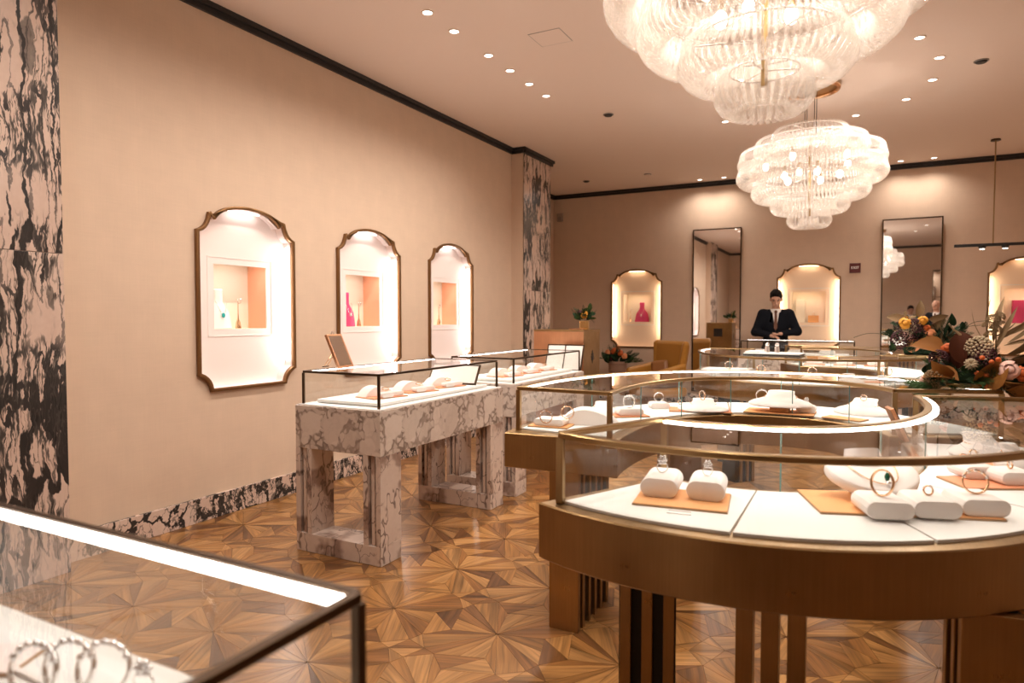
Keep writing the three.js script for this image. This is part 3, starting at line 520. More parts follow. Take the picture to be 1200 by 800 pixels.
// ---------------------------------------------------------------- bronze islands
const ICX = -0.38, ICZ = -3.03;
const AP0 = 0.745, AP1 = 0.908;
function sup(rx, rz, n, deg, flip, cz) { const a = THREE.MathUtils.degToRad(deg), c = Math.cos(a), s = Math.sin(a); return [ICX + rx * Math.sign(c) * Math.abs(c) ** (2 / n), cz + (flip ? -1 : 1) * rz * Math.sign(s) * Math.abs(s) ** (2 / n)]; }
function islandCase(label, cz, flip, o0, o1, i0, i1, led, legs, opts = {}) {
  const o = thing('bronze_island_case', label, 'display case');
  const O = (t, d = 0) => sup(1.08 + d, 1.35 + d, 2.1, lerp(o0, o1, t), flip, cz), I = (t, d = 0) => sup(0.60 - d, 0.87 - d, 2.2, lerp(i0, i1, t), flip, cz);
  const N = 72;
  const band = (fa, fb, t0, t1, n = N) => { const P = []; for (let k = 0; k <= n; k++) P.push(fa(lerp(t0, t1, k / n))); for (let k = n; k >= 0; k--) P.push(fb(lerp(t0, t1, k / n))); return orient(P); };
  const e = 0.035 / 1.8;   // the apron runs a little past the glass at the ends
  part(o, 'apron', prism(band((t) => O(t, 0.032), (t) => I(t, 0.032), -e, 1 + e), AP0, AP1, 0.004), M.bronze);
  const dn = opts.decks ?? 4;
  for (let k = 0; k < dn; k++) part(o, 'deck_panel', prism(band((t) => O(t, -0.018), (t) => I(t, -0.018), k / dn + (k ? 0.0016 : 0.004), (k + 1) / dn - (k < dn - 1 ? 0.0016 : 0.004), 24), AP1, AP1 + 0.008), M.deck);
  const y0 = AP1 + 0.001, y1 = TOP - 0.014;
  const wall = (f, t0, t1, n) => { const pos = []; for (let k = 0; k < n; k++) { const a = f(lerp(t0, t1, k / n)), b = f(lerp(t0, t1, (k + 1) / n)); pos.push(a[0], y0, a[1], b[0], y0, b[1], b[0], y1, b[1], a[0], y0, a[1], b[0], y1, b[1], a[0], y1, a[1]); } const g = new THREE.BufferGeometry(); g.setAttribute('position', new THREE.Float32BufferAttribute(pos, 3)); g.computeVertexNormals(); const s = toCreasedNormals(g, 0.5); s.setAttribute('uv', new THREE.Float32BufferAttribute(new Float32Array(pos.length / 3 * 2), 2)); return s; };
  for (const [f, pn] of [[(t) => O(t, -0.011), opts.outer ?? 5], [(t) => I(t, -0.011), opts.panes ?? 5]]) for (let k = 0; k < pn; k++) {
    const g0 = k / pn + 0.001, g1 = (k + 1) / pn - 0.001; const p = part(o, 'glass_side', wall(f, g0, g1, Math.round(80 / pn)), M.pane);
    if (k) { const q = f(k / pn); part(p, 'glass_joint', box(q[0] - 0.0022, q[0] + 0.0022, y0, y1, q[1] - 0.0022, q[1] + 0.0022), M.paneEdge); }
  }
  for (const t of [0, 1]) { const a = O(t, -0.011), b = I(t, -0.011); part(o, 'glass_end', paneQuad([a[0], y0, a[1]], [b[0], y0, b[1]], [b[0], y1, b[1]], [a[0], y1, a[1]]), M.pane); }
  const tn = opts.tops ?? 3;
  for (let k = 0; k < tn; k++) {
    const P = band((t) => O(t, -0.004), (t) => I(t, -0.004), k / tn + 0.0008, (k + 1) / tn - 0.0008, 28); const s = new THREE.ShapeGeometry(shapeOf(P.map(([x, z]) => [x, -z]), new THREE.Shape())); s.rotateX(-Math.PI / 2).translate(0, TOP - 0.002, 0); part(o, 'glass_top', s, M.pane);
  }
  for (const [a, b] of [[(t) => O(t, 0), (t) => O(t, -0.026)], [(t) => I(t, -0.026), (t) => I(t, 0)]]) part(o, 'top_rail', prism(band(a, b, 0, 1), TOP - 0.018, TOP, 0.003), M.brass);
  for (const t of [0, 1]) { const a = O(t, -0.011), b = I(t, -0.011); part(o, 'top_rail', bar(V(a[0], TOP - 0.007, a[1]), V(b[0], TOP - 0.007, b[1]), 0.024, 0.018), M.brass); for (const q of [a, b]) part(o, 'post', box(q[0] - 0.011, q[0] + 0.011, AP1, TOP - 0.014, q[1] - 0.011, q[1] + 0.011, 0.003), M.brass); }
  const F = led === 'in' ? [(t) => I(t, -0.028), (t) => I(t, -0.046)] : [(t) => O(t, -0.028), (t) => O(t, -0.046)];
  part(o, 'light_strip', prism(band(F[0], F[1], 0.012, 0.988), TOP - 0.013, TOP - 0.005), M.led);
  const ln = 7; for (let k = 0; k < ln; k++) { const a = F[0](lerp(0.02, 0.98, k / ln)), b = F[0](lerp(0.02, 0.98, (k + 1) / ln)), c = F[1](lerp(0.02, 0.98, (k + 0.5) / ln)); const l = areaLight(o, V((a[0] + b[0] + 2 * c[0]) / 4, TOP - 0.0145, (a[1] + b[1] + 2 * c[1]) / 4), V(0, 0, 0), Math.hypot(a[0] - b[0], a[1] - b[1]), 0.014, LEDAREA, LEDCOL); l.rotation.set(-Math.PI / 2, 0, -Math.atan2(b[1] - a[1], b[0] - a[0]), 'YXZ'); l.rotation.order = 'YXZ'; l.rotation.set(-Math.PI / 2, -Math.atan2(b[1] - a[1], b[0] - a[0]), 0); }
  for (const L of legs) {   // [x, z, turn, width, depth, slats]
    const g = new THREE.Group(); g.name = 'leg'; g.position.set(L[0], 0, L[1]); g.rotation.y = L[2]; o.add(g);
    const [w, d, kind] = [L[3], L[4], L[5]];
    if (kind === 'panel') { // a broad post whose side is fluted
      part(g, 'post_panel', box(-w / 2, w / 2, 0, AP0, d / 2 - 0.03, d / 2, 0.002), M.bronze); part(g, 'post_core', box(-w / 2 + 0.016, w / 2 - 0.016, 0, AP0, -d / 2, d / 2 - 0.03), M.black);
      const ns = Math.max(2, Math.round(d / 0.085)); for (let k = 0; k < ns; k++) { const c = d / 2 - 0.06 - k * (d - 0.06) / ns; part(g, 'slat', box(-w / 2, w / 2, 0, AP0, c - 0.028, c, 0.002), M.bronze); }
    } else if (kind === 'comb') { const ns = 3; for (let k = 0; k < ns; k++) { const c = -w / 2 + (k + 0.5) * w / ns; part(g, 'slat', box(c - w * 0.075 - 0.008, c + w * 0.075 + 0.008, 0, AP0, -d / 2, d / 2, 0.002), M.bronze); } }
    else { part(g, 'post_core', box(-w / 2 + 0.01, w / 2 - 0.01, 0, AP0, -d / 2, d / 2 - 0.045), M.black); const ns = 3; for (let k = 0; k < ns; k++) { const c = -w / 2 + (k + 0.5) * w / ns; part(g, 'slat', box(c - w * 0.083, c + w * 0.083, 0, AP0, -d / 2, d / 2, 0.002), M.bronze); } }
  }
  return o;
}
const legsNear = [[-0.565, -1.98, 0.25, 0.19, 0.12, 'fluted'], [-0.225, -2.12, 0.0, 0.22, 0.06, 'comb'], [0.285, -2.0, 0.14, 0.145, 0.2, 'panel'], [0.46, -2.9, 1.57, 0.2, 0.2, 'panel']];
const legsFar = [[-1.195, -3.03, 0, 0.145, 0.46, 'panel'], [-0.95, -3.95, 0.7, 0.2, 0.2, 'panel'], [0.1, -3.98, -0.6, 0.2, 0.2, 'panel']];
islandCase('curved bronze and glass island case holding the emerald bangle', ICZ, false, 110, -15, 106, -15, 'in', legsNear, { decks: 5, panes: 4, outer: 1, tops: 2 });
islandCase('curved bronze and glass island case standing behind the emerald bangle case', ICZ, false, 172, 332, 167, 328, 'out', legsFar, { decks: 4, panes: 6 });
const CZ2 = -7.08;
const mirrorLegs = (L) => L.map(([x, z, t, ...r]) => [x, CZ2 - (z - ICZ), Math.PI - t, ...r]);
islandCase('curved bronze and glass island case with the black presentation tray on top', CZ2, true, 172, 332, 167, 328, 'out', mirrorLegs(legsFar));
islandCase('curved bronze and glass island case nearest the suited man', CZ2, true, 110, -15, 106, -15, 'in', mirrorLegs(legsNear));

// ---------------------------------------------------------------- display things on the decks
const IDK = AP1 + 0.008;   // top of the island decks
function stadium(w, h) { const r = h / 2, s = new THREE.Shape(); s.absarc(w / 2 - r, 0, r, -Math.PI / 2, Math.PI / 2, false); s.absarc(-w / 2 + r, 0, r, Math.PI / 2, 1.5 * Math.PI, false); s.closePath(); return s; }
function padGeo(w, h, d) { return toCreasedNormals(new THREE.ExtrudeGeometry(stadium(w, h), { depth: d - 0.008, bevelEnabled: true, bevelThickness: 0.004, bevelSize: 0.004, bevelOffset: -0.004, bevelSegments: 2, curveSegments: 10 }).translate(0, h / 2, -d / 2 + 0.004), 0.7); }
const padCache = {};
function pad(p, turn, w, h, d, label, group) { const k = [w, h, d].join(); padCache[k] ??= padGeo(w, h, d); return solo('display_pad', label, 'display pad', padCache[k], M.suede, [p.x, p.y, p.z], turn, group); }
function tray(p, turn, w, d, m, label, group) {
  const o = thing('display_tray', label, 'display tray', [p.x, p.y, p.z], turn, group);
  part(o, 'board', box(-w / 2, w / 2, 0, 0.005, -d / 2, d / 2, 0.0015), M.trayEdge); part(o, 'lining', box(-w / 2 + 0.002, w / 2 - 0.002, 0.005, 0.0068, -d / 2 + 0.002, d / 2 - 0.002), m); return o;
}
function lowBust(p, turn, w, h, label, group) {   // low sloping neck form: broad shoulders, short neck leaning back
  const o = thing('neck_form', label, 'neck form', [p.x, p.y, p.z], turn, group), L = [];
  const pts = [[0.001, 0], [0.49, 0], [0.5, 0.05], [0.49, 0.16], [0.42, 0.33], [0.30, 0.5], [0.235, 0.62], [0.21, 0.8], [0.205, 0.98], [0.19, 1], [0.001, 1]].map(([r, y]) => new THREE.Vector2(r, y));
  const g = new THREE.LatheGeometry(pts, 36).scale(w, h, w * 0.62), a = g.attributes.position;
  for (let i = 0; i < a.count; i++) { const y = a.getY(i) / h, x = a.getX(i) / w; a.setZ(i, a.getZ(i) - 0.22 * w * y * y); a.setY(i, a.getY(i) + 0.10 * h * Math.max(0, Math.abs(x) * 2 - 0.5)); }
  g.computeVertexNormals(); part(o, 'form', g, M.suede);
  const c = []; for (let i = 0; i <= 20; i++) { const t = i / 20 * 2 * Math.PI; c.push(V(Math.sin(t) * w * 0.255, h * (0.62 - 0.13 * Math.cos(t)), -0.07 * w + Math.cos(t) * w * 0.17)); } part(o, 'chain', tube(c, 0.0016, 48, 5), M.gold);
  return o;
}
function arch(p, turn, w, h, d, label, group) {   // half-moon ramp
  const s = new THREE.Shape(); s.moveTo(-w / 2, 0); s.quadraticCurveTo(-w * 0.3, h * 1.15, 0, h); s.quadraticCurveTo(w * 0.34, h * 0.8, w / 2, 0); s.closePath();
  const g = toCreasedNormals(new THREE.ExtrudeGeometry(s, { depth: d - 0.006, bevelEnabled: true, bevelThickness: 0.003, bevelSize: 0.003, bevelOffset: -0.003, bevelSegments: 2, curveSegments: 12 }).translate(0, 0.0, -d / 2), 0.6);
  return solo('display_ramp', label, 'display ramp', g, M.suede, [p.x, p.y, p.z], turn, group);
}
function bangle(p, turn, r, m, label, gems = 0, group, gemMat = M.diamond, lean = 0.18) {   // standing ring or bangle, its foot at p
  const o = thing(r > 0.02 ? 'bangle' : 'ring', label, r > 0.02 ? 'bangle' : 'ring', [p.x, p.y, p.z], turn, group), w = Math.max(0.0022, r * 0.085);
  const T = new THREE.Matrix4().makeRotationX(-lean).setPosition(0, r + w, 0);
  part(o, 'band', new THREE.TorusGeometry(r, w, 8, 40).scale(1, 1, 1.5).applyMatrix4(T), m);
  for (let k = 0; k < gems; k++) { const a = gems === 1 ? 1.2 : Math.PI * (0.15 + 0.7 * k / (gems - 1)); part(o, 'stone', new THREE.OctahedronGeometry(w * 1.9, 1).translate(r * Math.cos(a), r * Math.sin(a), w * 1.2).applyMatrix4(T), gemMat); }
  return o;
}
function flowerRing(p, turn, r, label) {   // ring with a cluster of stones on top
  const o = thing('cluster_ring', label, 'ring', [p.x, p.y, p.z], turn); part(o, 'band', new THREE.TorusGeometry(r, r * 0.11, 8, 28).translate(0, r * 1.1, 0), M.silver);
  for (let k = 0; k < 7; k++) { const a = k * 1.0472; part(o, 'stone', new THREE.OctahedronGeometry(k === 6 ? r * 0.42 : r * 0.36, 1).translate(k === 6 ? 0 : Math.cos(a) * r * 0.62, r * 2.5 + (k === 6 ? 0 : Math.sin(a) * r * 0.62), k === 6 ? r * 0.2 : 0), M.diamond); }
}
const mid = (a, b) => a.clone().add(b).multiplyScalar(0.5);
function onRing(u, cz, k = 0.5) {   // where the sight line through column u first meets the middle of an island's deck
  const d = ray(u, 430); d.y = 0; d.normalize(); const rx = lerp(0.60, 1.08, k), rz = lerp(0.87, 1.35, k);
  for (let t = 1; t < 12; t += 0.01) { const x = d.x * t, z = d.z * t; if (Math.abs((x - ICX) / rx) ** 2.1 + Math.abs((z - cz) / rz) ** 2.1 < 1) return V(x, IDK, z); }
  return V(ICX, IDK, cz + rz);
}
const up = (p, d) => p.clone().setY(p.y + d);
{ // front island case
  const t1 = onY(800, 586, IDK); tray(t1, 0.12, 0.26, 0.20, M.apricot, 'apricot display tray under two round pads with cluster rings');
  for (const [u, v, s] of [[776, 578, 'larger'], [829, 582, 'smaller']]) { const p = up(onY(u, v, IDK), 0.0068); pad(p, 0.12, 0.108, 0.056, 0.155, `white pad topped by the ${s} diamond cluster ring`); flowerRing(up(p, 0.0555), 0.4, s === 'larger' ? 0.016 : 0.014, `${s} diamond cluster ring on a white pad`); }
  { const p = onY(796, 601, IDK), o = thing('price_card', 'small white card lying before the apricot tray', 'card', [p.x, p.y, p.z], 0.12); part(o, 'card', box(-0.032, 0.032, 0, 0.002, -0.012, 0.012), M.deck); part(o, 'foot', box(-0.03, 0.03, 0.002, 0.004, -0.012, -0.009), M.suede); }
  const t2 = onY(1047, 592, IDK); tray(t2, 0.33, 0.46, 0.24, M.apricot, 'long apricot display tray under the emerald bangle');
  const f2 = up(onY(1010, 572, IDK), 0.0068);
  { // large sloping neck form lying back
    const o = thing('neck_form', 'large white sloping neck form behind the emerald bangle', 'neck form', [0.045, f2.y, -2.205], 0.5);
    const s = new THREE.Shape(); s.moveTo(-0.135, 0.05); s.bezierCurveTo(-0.16, -0.03, -0.09, -0.115, 0, -0.12); s.bezierCurveTo(0.09, -0.115, 0.16, -0.03, 0.135, 0.05); s.quadraticCurveTo(0.08, 0.055, 0.06, 0.085); s.lineTo(-0.06, 0.085); s.quadraticCurveTo(-0.08, 0.055, -0.135, 0.05); s.closePath();
    const g = toCreasedNormals(new THREE.ExtrudeGeometry(s, { depth: 0.012, bevelEnabled: true, bevelThickness: 0.010, bevelSize: 0.010, bevelOffset: -0.008, bevelSegments: 4, curveSegments: 14 }), 0.9); g.rotateX(-Math.PI / 2).scale(0.92, 1, 0.84).rotateX(0.36).translate(0, 0.055, -0.012); part(o, 'bib', g, M.suede);
    part(o, 'stand', box(-0.05, 0.05, 0, 0.05, -0.06, -0.02, 0.004), M.suede);
    part(o, 'neck', new THREE.CylinderGeometry(0.05, 0.062, 0.045, 32).scale(1, 1, 0.62).rotateX(-0.3).translate(0, 0.105, -0.07), M.suede);
    const c = []; for (let i = 0; i <= 16; i++) { const t = i / 16 * Math.PI, z = -0.055 + 0.12 * Math.sin(t); c.push(V(Math.cos(t) * 0.07, 0.0785 - 0.375 * z, z)); } part(o, 'chain', tube(c, 0.0018, 40, 5), M.gold); part(o, 'pendant', new THREE.OctahedronGeometry(0.008, 1).translate(0, 0.058, 0.07), M.diamond);
  }
  const pads = [[1033, 604], [1087, 603], [1142, 601]].map(([u, v]) => up(onY(u, v, IDK), 0.0068));
  ['under the emerald bangle', 'under the small gold ring', 'under the plain gold bangle'].forEach((s, i) => pad(pads[i], 0.33, 0.118, 0.046, 0.125, `white stadium pad ${s}`));
  { const b = bangle(up(pads[0], 0.0455), -0.75, 0.034, M.gold, 'gold bangle set with an emerald', 0); part(b, 'emerald', new THREE.OctahedronGeometry(0.011, 1).scale(0.7, 1.2, 0.6).translate(0.022, 0.058, 0.008), M.emerald, 'dark green emerald'); }
  bangle(up(pads[1], 0.0455), 0.4, 0.012, M.gold, 'small gold ring with a stone', 1);
  bangle(up(pads[2], 0.0455), 0.25, 0.031, M.gold, 'plain gold bangle with tiny stones', 5);
  const t3 = onY(1178, 567, IDK); tray(t3, 0.45, 0.34, 0.16, M.coral, 'coral display tray with two white pads');
  for (const [u, v, s] of [[1140, 560, 'left'], [1183, 567, 'right']]) { const p = up(onY(u, v, IDK), 0.0068); pad(p, 0.45, 0.115, 0.042, 0.10, s === 'left' ? 'white pad with a gold cuff on the coral tray' : 'white pad with a small ring on the coral tray'); bangle(up(p, 0.0415), 0.9, s === 'left' ? 0.022 : 0.012, M.gold, s === 'left' ? 'gold cuff on a pad of the coral tray' : 'small ring on a pad of the coral tray', 3); }
  const t4 = onY(1160, 545, IDK); tray(t4, 0.6, 0.30, 0.12, M.coral, 'coral display tray nearest the gap of the front island');
  lowBust(up(onY(1190, 548, IDK), 0.0068), 0.7, 0.16, 0.075, 'white neck form on the coral tray nearest the gap of the front island');
  lowBust(V(0.43, IDK, -3.1), 0.5, 0.26, 0.08, 'wide white neck form on the right deck of the front island');
  { const p = V(0.34, IDK, -2.9); bangle(p, 0.3, 0.016, M.gold, 'small ring standing on the right deck of the front island', 2); }
  { const p = V(0.57, IDK, -2.98); bangle(p, 0.2, 0.036, M.gold, 'thin gold bangle standing on the right deck of the front island', 0); }
}
{ // case behind it
  const W = 'behind the emerald bangle case';
  const p1 = onY(646, 499, IDK); tray(p1, 0.1, 0.20, 0.13, M.apricot, `apricot tray with a bangle stand ${W}`);
  pad(up(p1, 0.0068), 0.1, 0.15, 0.034, 0.10, `white pad with two bangles ${W}`);
  bangle(up(onY(640, 496, IDK + 0.04), 0), 0.35, 0.028, M.gold, `broad gold bangle ${W}`, 4); { const q = up(onY(665, 491, IDK + 0.04), 0); bangle(q, 0.5, 0.030, M.gold, `tall slim gold bangle ${W}`, 0); }
  arch(onY(690, 496, IDK), 0.3, 0.30, 0.075, 0.14, `half-moon white ramp ${W}`);
  lowBust(onY(706, 484, IDK), 0.3, 0.2, 0.06, `white neck form beside the half-moon ramp ${W}`);
  const c = onY(737, 487, IDK); tray(c, 0.6, 0.19, 0.14, M.coral, `coral tray with a crystal bracelet ${W}`); pad(up(c, 0.0068), 0.6, 0.14, 0.036, 0.09, `white pad with a crystal bracelet ${W}`); bangle(up(c, 0.042), 0.6, 0.032, M.silver, `crystal bracelet on a pad ${W}`, 9);
  const a = onY(772, 478, IDK); pad(a, 0.5, 0.11, 0.036, 0.09, `white pad with a wide crystal cuff ${W}`); bangle(up(a, 0.036), 0.4, 0.026, M.silver, `wide crystal cuff on a pad ${W}`, 8);
  const t = onY(820, 481, IDK); tray(t, 0.25, 0.34, 0.18, M.coral, `coral tray under the gold link ring ${W}`); lowBust(up(onY(824, 482, IDK), 0.0068), 0.2, 0.28, 0.06, `wide white neck form on the coral tray ${W}`); { const q = onY(823, 469, IDK + 0.07); bangle(q, 1.2, 0.026, M.gold, `gold link bangle above the neck form ${W}`, 5); } { const q = onY(797, 474, IDK + 0.05); bangle(q, 0.5, 0.011, M.gold, `tiny gold ring above the neck form ${W}`, 1); }
  const u = onY(914, 483, IDK); tray(u, -0.02, 0.36, 0.2, M.apricot, `apricot tray under the raised neck form ${W}`); const s = up(u, 0.0068); solo('display_block', `orange block lifting a neck form ${W}`, 'display block', box(-0.05, 0.05, 0, 0.03, -0.05, 0.05, 0.003), M.apricot, [s.x, s.y, s.z]); lowBust(up(s, 0.03), 0, 0.34, 0.078, `wide white neck form on an orange block ${W}`);
  { const q = onY(893, 470, IDK + 0.045); bangle(q, 0.3, 0.032, M.silver, `crystal bracelet left of the wide neck form ${W}`, 9); } { const q = onY(945, 483, IDK + 0.007); pad(q, 0, 0.10, 0.04, 0.08, `white pad holding a stone set ring ${W}`); flowerRing(up(q, 0.04), 0.2, 0.013, `stone set ring on a white pad ${W}`); }
  const w = onY(1010, 485, IDK); tray(onY(990, 491, IDK), -0.4, 0.2, 0.1, M.apricot, `bare apricot tray ${W}`); lowBust(w, -0.35, 0.30, 0.08, `white neck form with a gold clasp ${W}`); { const q = onY(1012, 470, IDK + 0.075); bangle(q, 0.4, 0.016, M.gold, `gold clasp ring on a neck form ${W}`, 2); }
}
{ // rose gold hand mirror leaning at the hinge of the front island
  const a = onY(1062, 482, IDK), o = thing('leaning_card', 'rose gold card leaning inside the glass near the hinge', 'card', [0.175, IDK, -3.32], 0.2);
  part(o, 'plate', box(-0.008, 0.008, 0, 0.15, -0.05, 0.05, 0.002).rotateZ(0.42).translate(0, 0.003, 0), M.copper); part(o, 'rim', box(0.0085, 0.0115, 0, 0.15, -0.05, 0.05, 0.001).rotateZ(0.42).translate(0, 0.003, 0), M.darkbronze);
}
{ // rear island
  const W = 'in the island with the black tray';
  for (const [u, v, k] of [[854, 0, 0], [872, 0, 1], [892, 0, 0], [914, 0, 1], [952, 0, 0], [996, 0, 1], [1040, 0, 0]]) { const p = onRing(u, CZ2, 0.55); if (k) { lowBust(p, 0.2, 0.22, 0.07, `white neck form ${W}`, 'neck forms in the rear island'); } else { pad(p, 0.1, 0.16, 0.05, 0.1, `white display pad ${W}`, 'pads in the rear island'); bangle(up(p, 0.05), 0.3, 0.034, M.gold, `gold bangle on a white pad ${W}`, 4, 'bangles in the rear island'); } }
  for (const u of [929, 974, 1018]) tray(onRing(u, CZ2), 0.1, 0.22, 0.14, M.coral, `coral display tray ${W}`, 'coral trays in the rear island');
  const W2 = 'in the island case nearest the suited man';
  for (const x of [-0.45, -0.15, 0.15]) { const p = V(x, IDK, -8.15); tray(p, 0, 0.22, 0.14, M.coral, `coral display tray ${W2}`, 'coral trays nearest the suited man'); pad(up(p, 0.0068), 0, 0.16, 0.045, 0.09, `white display pad ${W2}`, 'pads nearest the suited man'); }
  const p = onY(907, 416, TOP), o = thing('presentation_tray', 'black presentation tray with white edge lying on the rear island', 'tray', [p.x, TOP, p.z], -0.08);
  part(o, 'base', box(-0.23, 0.23, 0, 0.012, -0.14, 0.14, 0.003), M.black); part(o, 'liner', box(-0.225, 0.225, 0.012, 0.022, -0.135, 0.135, 0.003), M.deck);
  part(o, 'ledge', box(-0.22, -0.1, 0.022, 0.034, -0.1, 0.1, 0.003), M.suede);
  for (const [dx, s] of [[-0.06, 'left'], [0.02, 'right']]) { const c = thing('crystal_stopper', 'cut crystal piece standing on the black presentation tray', 'crystal', [p.x + dx, TOP + 0.022, p.z - 0.04], 0, 'crystals on the black tray'); part(c, 'body', new THREE.CylinderGeometry(0.018, 0.022, 0.05, 8).translate(0, 0.025, 0), M.diamond); part(c, 'knob', new THREE.OctahedronGeometry(0.02, 1).translate(0, 0.066, 0), M.diamond); }
}
// marble counters: three tray groups each, and an inclined white board
function counterGoods(zc, which, grp) {
  for (let k = 0; k < 3; k++) {
    const x = -2.72, z = zc - 0.28 - k * 0.36, p = V(x, DECK, z); tray(p, Math.PI / 2 - 0.25, 0.27, 0.2, M.coral, `coral display tray ${which}`, `coral trays ${grp}`);
    arch(V(x - 0.05, DECK + 0.0068, z - 0.01), Math.PI / 2 - 0.25, 0.24, 0.062, 0.10, `white half-moon ramp ${which}`, `half-moon ramps ${grp}`);
    pad(V(x + 0.065, DECK + 0.0068, z + 0.045), Math.PI / 2 - 0.25, 0.09, 0.03, 0.06, `white display pad ${which}`, `pads ${grp}`); pad(V(x + 0.065, DECK + 0.0068, z - 0.06), Math.PI / 2 - 0.25, 0.09, 0.03, 0.06, `white display pad ${which}`, `pads ${grp}`);
    bangle(V(x + 0.065, DECK + 0.037, z + 0.045), 0.9, 0.02, M.gold, `gold bangle on a white pad ${which}`, 2, `bangles ${grp}`, M.diamond, 1.2);
  }
}
counterGoods(-3.12, 'in the counter with the easel mirror', 'under the easel mirror');
counterGoods(-4.80, 'in the counter by the host stand', 'by the host stand');
function board(label, pos, turn, w, h, lean, split) {
  const o = thing('display_board', label, 'display board', pos, turn), T = new THREE.Matrix4().makeRotationX(lean);
  const P = (g) => g.applyMatrix4(T);
  part(o, 'panel', P(box(-w / 2 + 0.012, w / 2 - 0.012, 0.012, h - 0.012, -0.006, 0.004)), M.suede);
  for (const [a, b, c, d] of [[-w / 2, w / 2, 0, 0.012], [-w / 2, w / 2, h - 0.012, h], [-w / 2, -w / 2 + 0.012, 0.012, h - 0.012], [w / 2 - 0.012, w / 2, 0.012, h - 0.012], ...(split ? [[-0.006, 0.006, 0.012, h - 0.012]] : [])]) part(o, 'frame_bar', P(box(a, b, c, d, -0.008, 0.008, 0.002)), M.darkbronze);
}
board('inclined white board framed in bronze in the counter with the easel mirror', [-2.765, DECK + 0.001, -4.29], 0.05, 0.42, 0.17, -0.55, false);
board('tall white twin board framed in bronze rising at the end of the host stand counter', [-2.66, SLAB1 + 0.001, -6.192], 0.0, 0.40, 0.275, -0.35, true);
{ // easel mirror on the first counter
  const p = onY(411, 431, TOP), o = thing('easel_mirror', 'rose gold easel mirror standing on the glass counter', 'table mirror', [p.x - 0.06, TOP, p.z - 0.02], 1.72);
  const T = new THREE.Matrix4().makeRotationX(-0.42), w = 0.17, h = 0.235;
  const P = (g) => g.applyMatrix4(T);
  part(o, 'mirror_glass', P(box(-w / 2 + 0.012, w / 2 - 0.012, 0.012, h - 0.012, 0.002, 0.007)), M.mirror); part(o, 'back', P(box(-w / 2 + 0.01, w / 2 - 0.01, 0.01, h - 0.01, -0.007, 0.001)), M.copper);
  for (const [a, b, c, d] of [[-w / 2, w / 2, 0, 0.014], [-w / 2, w / 2, h - 0.014, h], [-w / 2, -w / 2 + 0.014, 0.014, h - 0.014], [w / 2 - 0.014, w / 2, 0.014, h - 0.014]]) part(o, 'frame_bar', P(box(a, b, c, d, -0.009, 0.010, 0.003)), M.copper);
  const tp = V(0, h * 0.62, -0.008).applyMatrix4(T); for (const s of [-1, 1]) part(o, 'prop_leg', rod(V(s * 0.012, tp.y, tp.z), V(s * 0.02, 0.003, tp.z - 0.085), 0.003), M.gold); part(o, 'prop_foot', box(-0.03, 0.03, 0, 0.006, tp.z - 0.094, tp.z - 0.08, 0.002), M.darkbronze);
  part(o, 'clasp', P(new THREE.TorusGeometry(0.014, 0.004, 8, 20).translate(0, h + 0.006, 0)), M.silver);
}
{ // rings in the counter before the first pier
  const W = 'in the counter before the black veined pier';
  const d = DECK; const at = (u, v, y = d) => onY(u, v, y);
  for (const [u, v, s] of [[40, 794, 0], [82, 790, 1], [122, 792, 2]]) { const p = at(u, v + 22); bangle(p, 0.35 + s * 0.1, 0.034, M.silver, `diamond set silver bangle ${W}`, 7, 'silver bangles before the black veined pier', M.diamond, 0.25); }
  { const p = at(168, 812); flowerRing(p, 0.4, 0.014, `diamond cluster ring ${W}`); }
  { const p = at(-10, 775); tray(p, 0.5, 0.12, 0.09, M.matPink, `pale blush tray ${W}`); }
  const o = thing('display_riser', `long white riser along the glass ${W}`, 'display riser', [-1.3, SLAB1 + 0.0062, -0.525]); part(o, 'block', box(-0.68, 0.62, 0, 0.024, -0.02, 0.02, 0.003), M.deck); part(o, 'lip', box(-0.68, 0.62, 0.024, 0.028, 0.012, 0.02), M.suede);
}
{ // counter before the suited man: a few pads
  for (const x of [-1.25, -0.8, -0.4]) { const p = V(x, DECK, -10.1); pad(p, 0, 0.2, 0.05, 0.12, 'white display pad in the counter before the suited man', 'pads before the suited man'); }
}

// ---------------------------------------------------------------- copper host stand
{
  const x0 = -3.13, x1 = -2.555, z0 = -6.50, z1 = -7.0, h = 1.312, o = thing('host_stand', 'tall copper fronted host stand with bronze sides', 'host stand');
  part(o, 'body', box(x0 + 0.004, x1 - 0.004, 0.05, h - 0.02, z0 - 0.006, z1 + 0.006), M.bronze);
  part(o, 'front_panel', box(x0, x1, 0.05, h - 0.02, z0 - 0.006, z0, 0.002), M.copper, 'polished copper front panel'); part(o, 'top', box(x0, x1, h - 0.02, h, z0, z1, 0.003), M.bronze); part(o, 'plinth', box(x0 + 0.03, x1 - 0.03, 0, 0.05, z0 - 0.03, z1 + 0.03), M.black);
  const em = thing; const zc = (z0 + z1) / 2 - 0.02;
  const lo = []; for (let k = 0; k < 4; k++) lo.push(new THREE.SphereGeometry(1, 12, 8).scale(0.004, 0.05, 0.014).rotateX(k * Math.PI / 4).translate(x1 - 0.003, 1.02, zc)); lo.push(new THREE.SphereGeometry(1, 12, 8).scale(0.005, 0.075, 0.02).translate(x1 - 0.003, 1.02, zc));
  part(o, 'emblem', merge(lo), M.black, 'dark blossom emblem');
  part(o, 'rear_emblem', box(x0 + 0.17, x0 + 0.36, 1.0, 1.18, z1 - 0.004, z1 + 0.008, 0.002), M.black, 'dark square plate');
  const b = solo('notebook', 'copper covered notebook lying on the host stand', 'notebook', merge([box(-0.07, 0.07, 0, 0.012, -0.05, 0.05, 0.002), box(-0.069, 0.066, 0.003, 0.0095, -0.049, 0.052)]), M.copper, [-2.68, h, -6.62], 0.1);
}

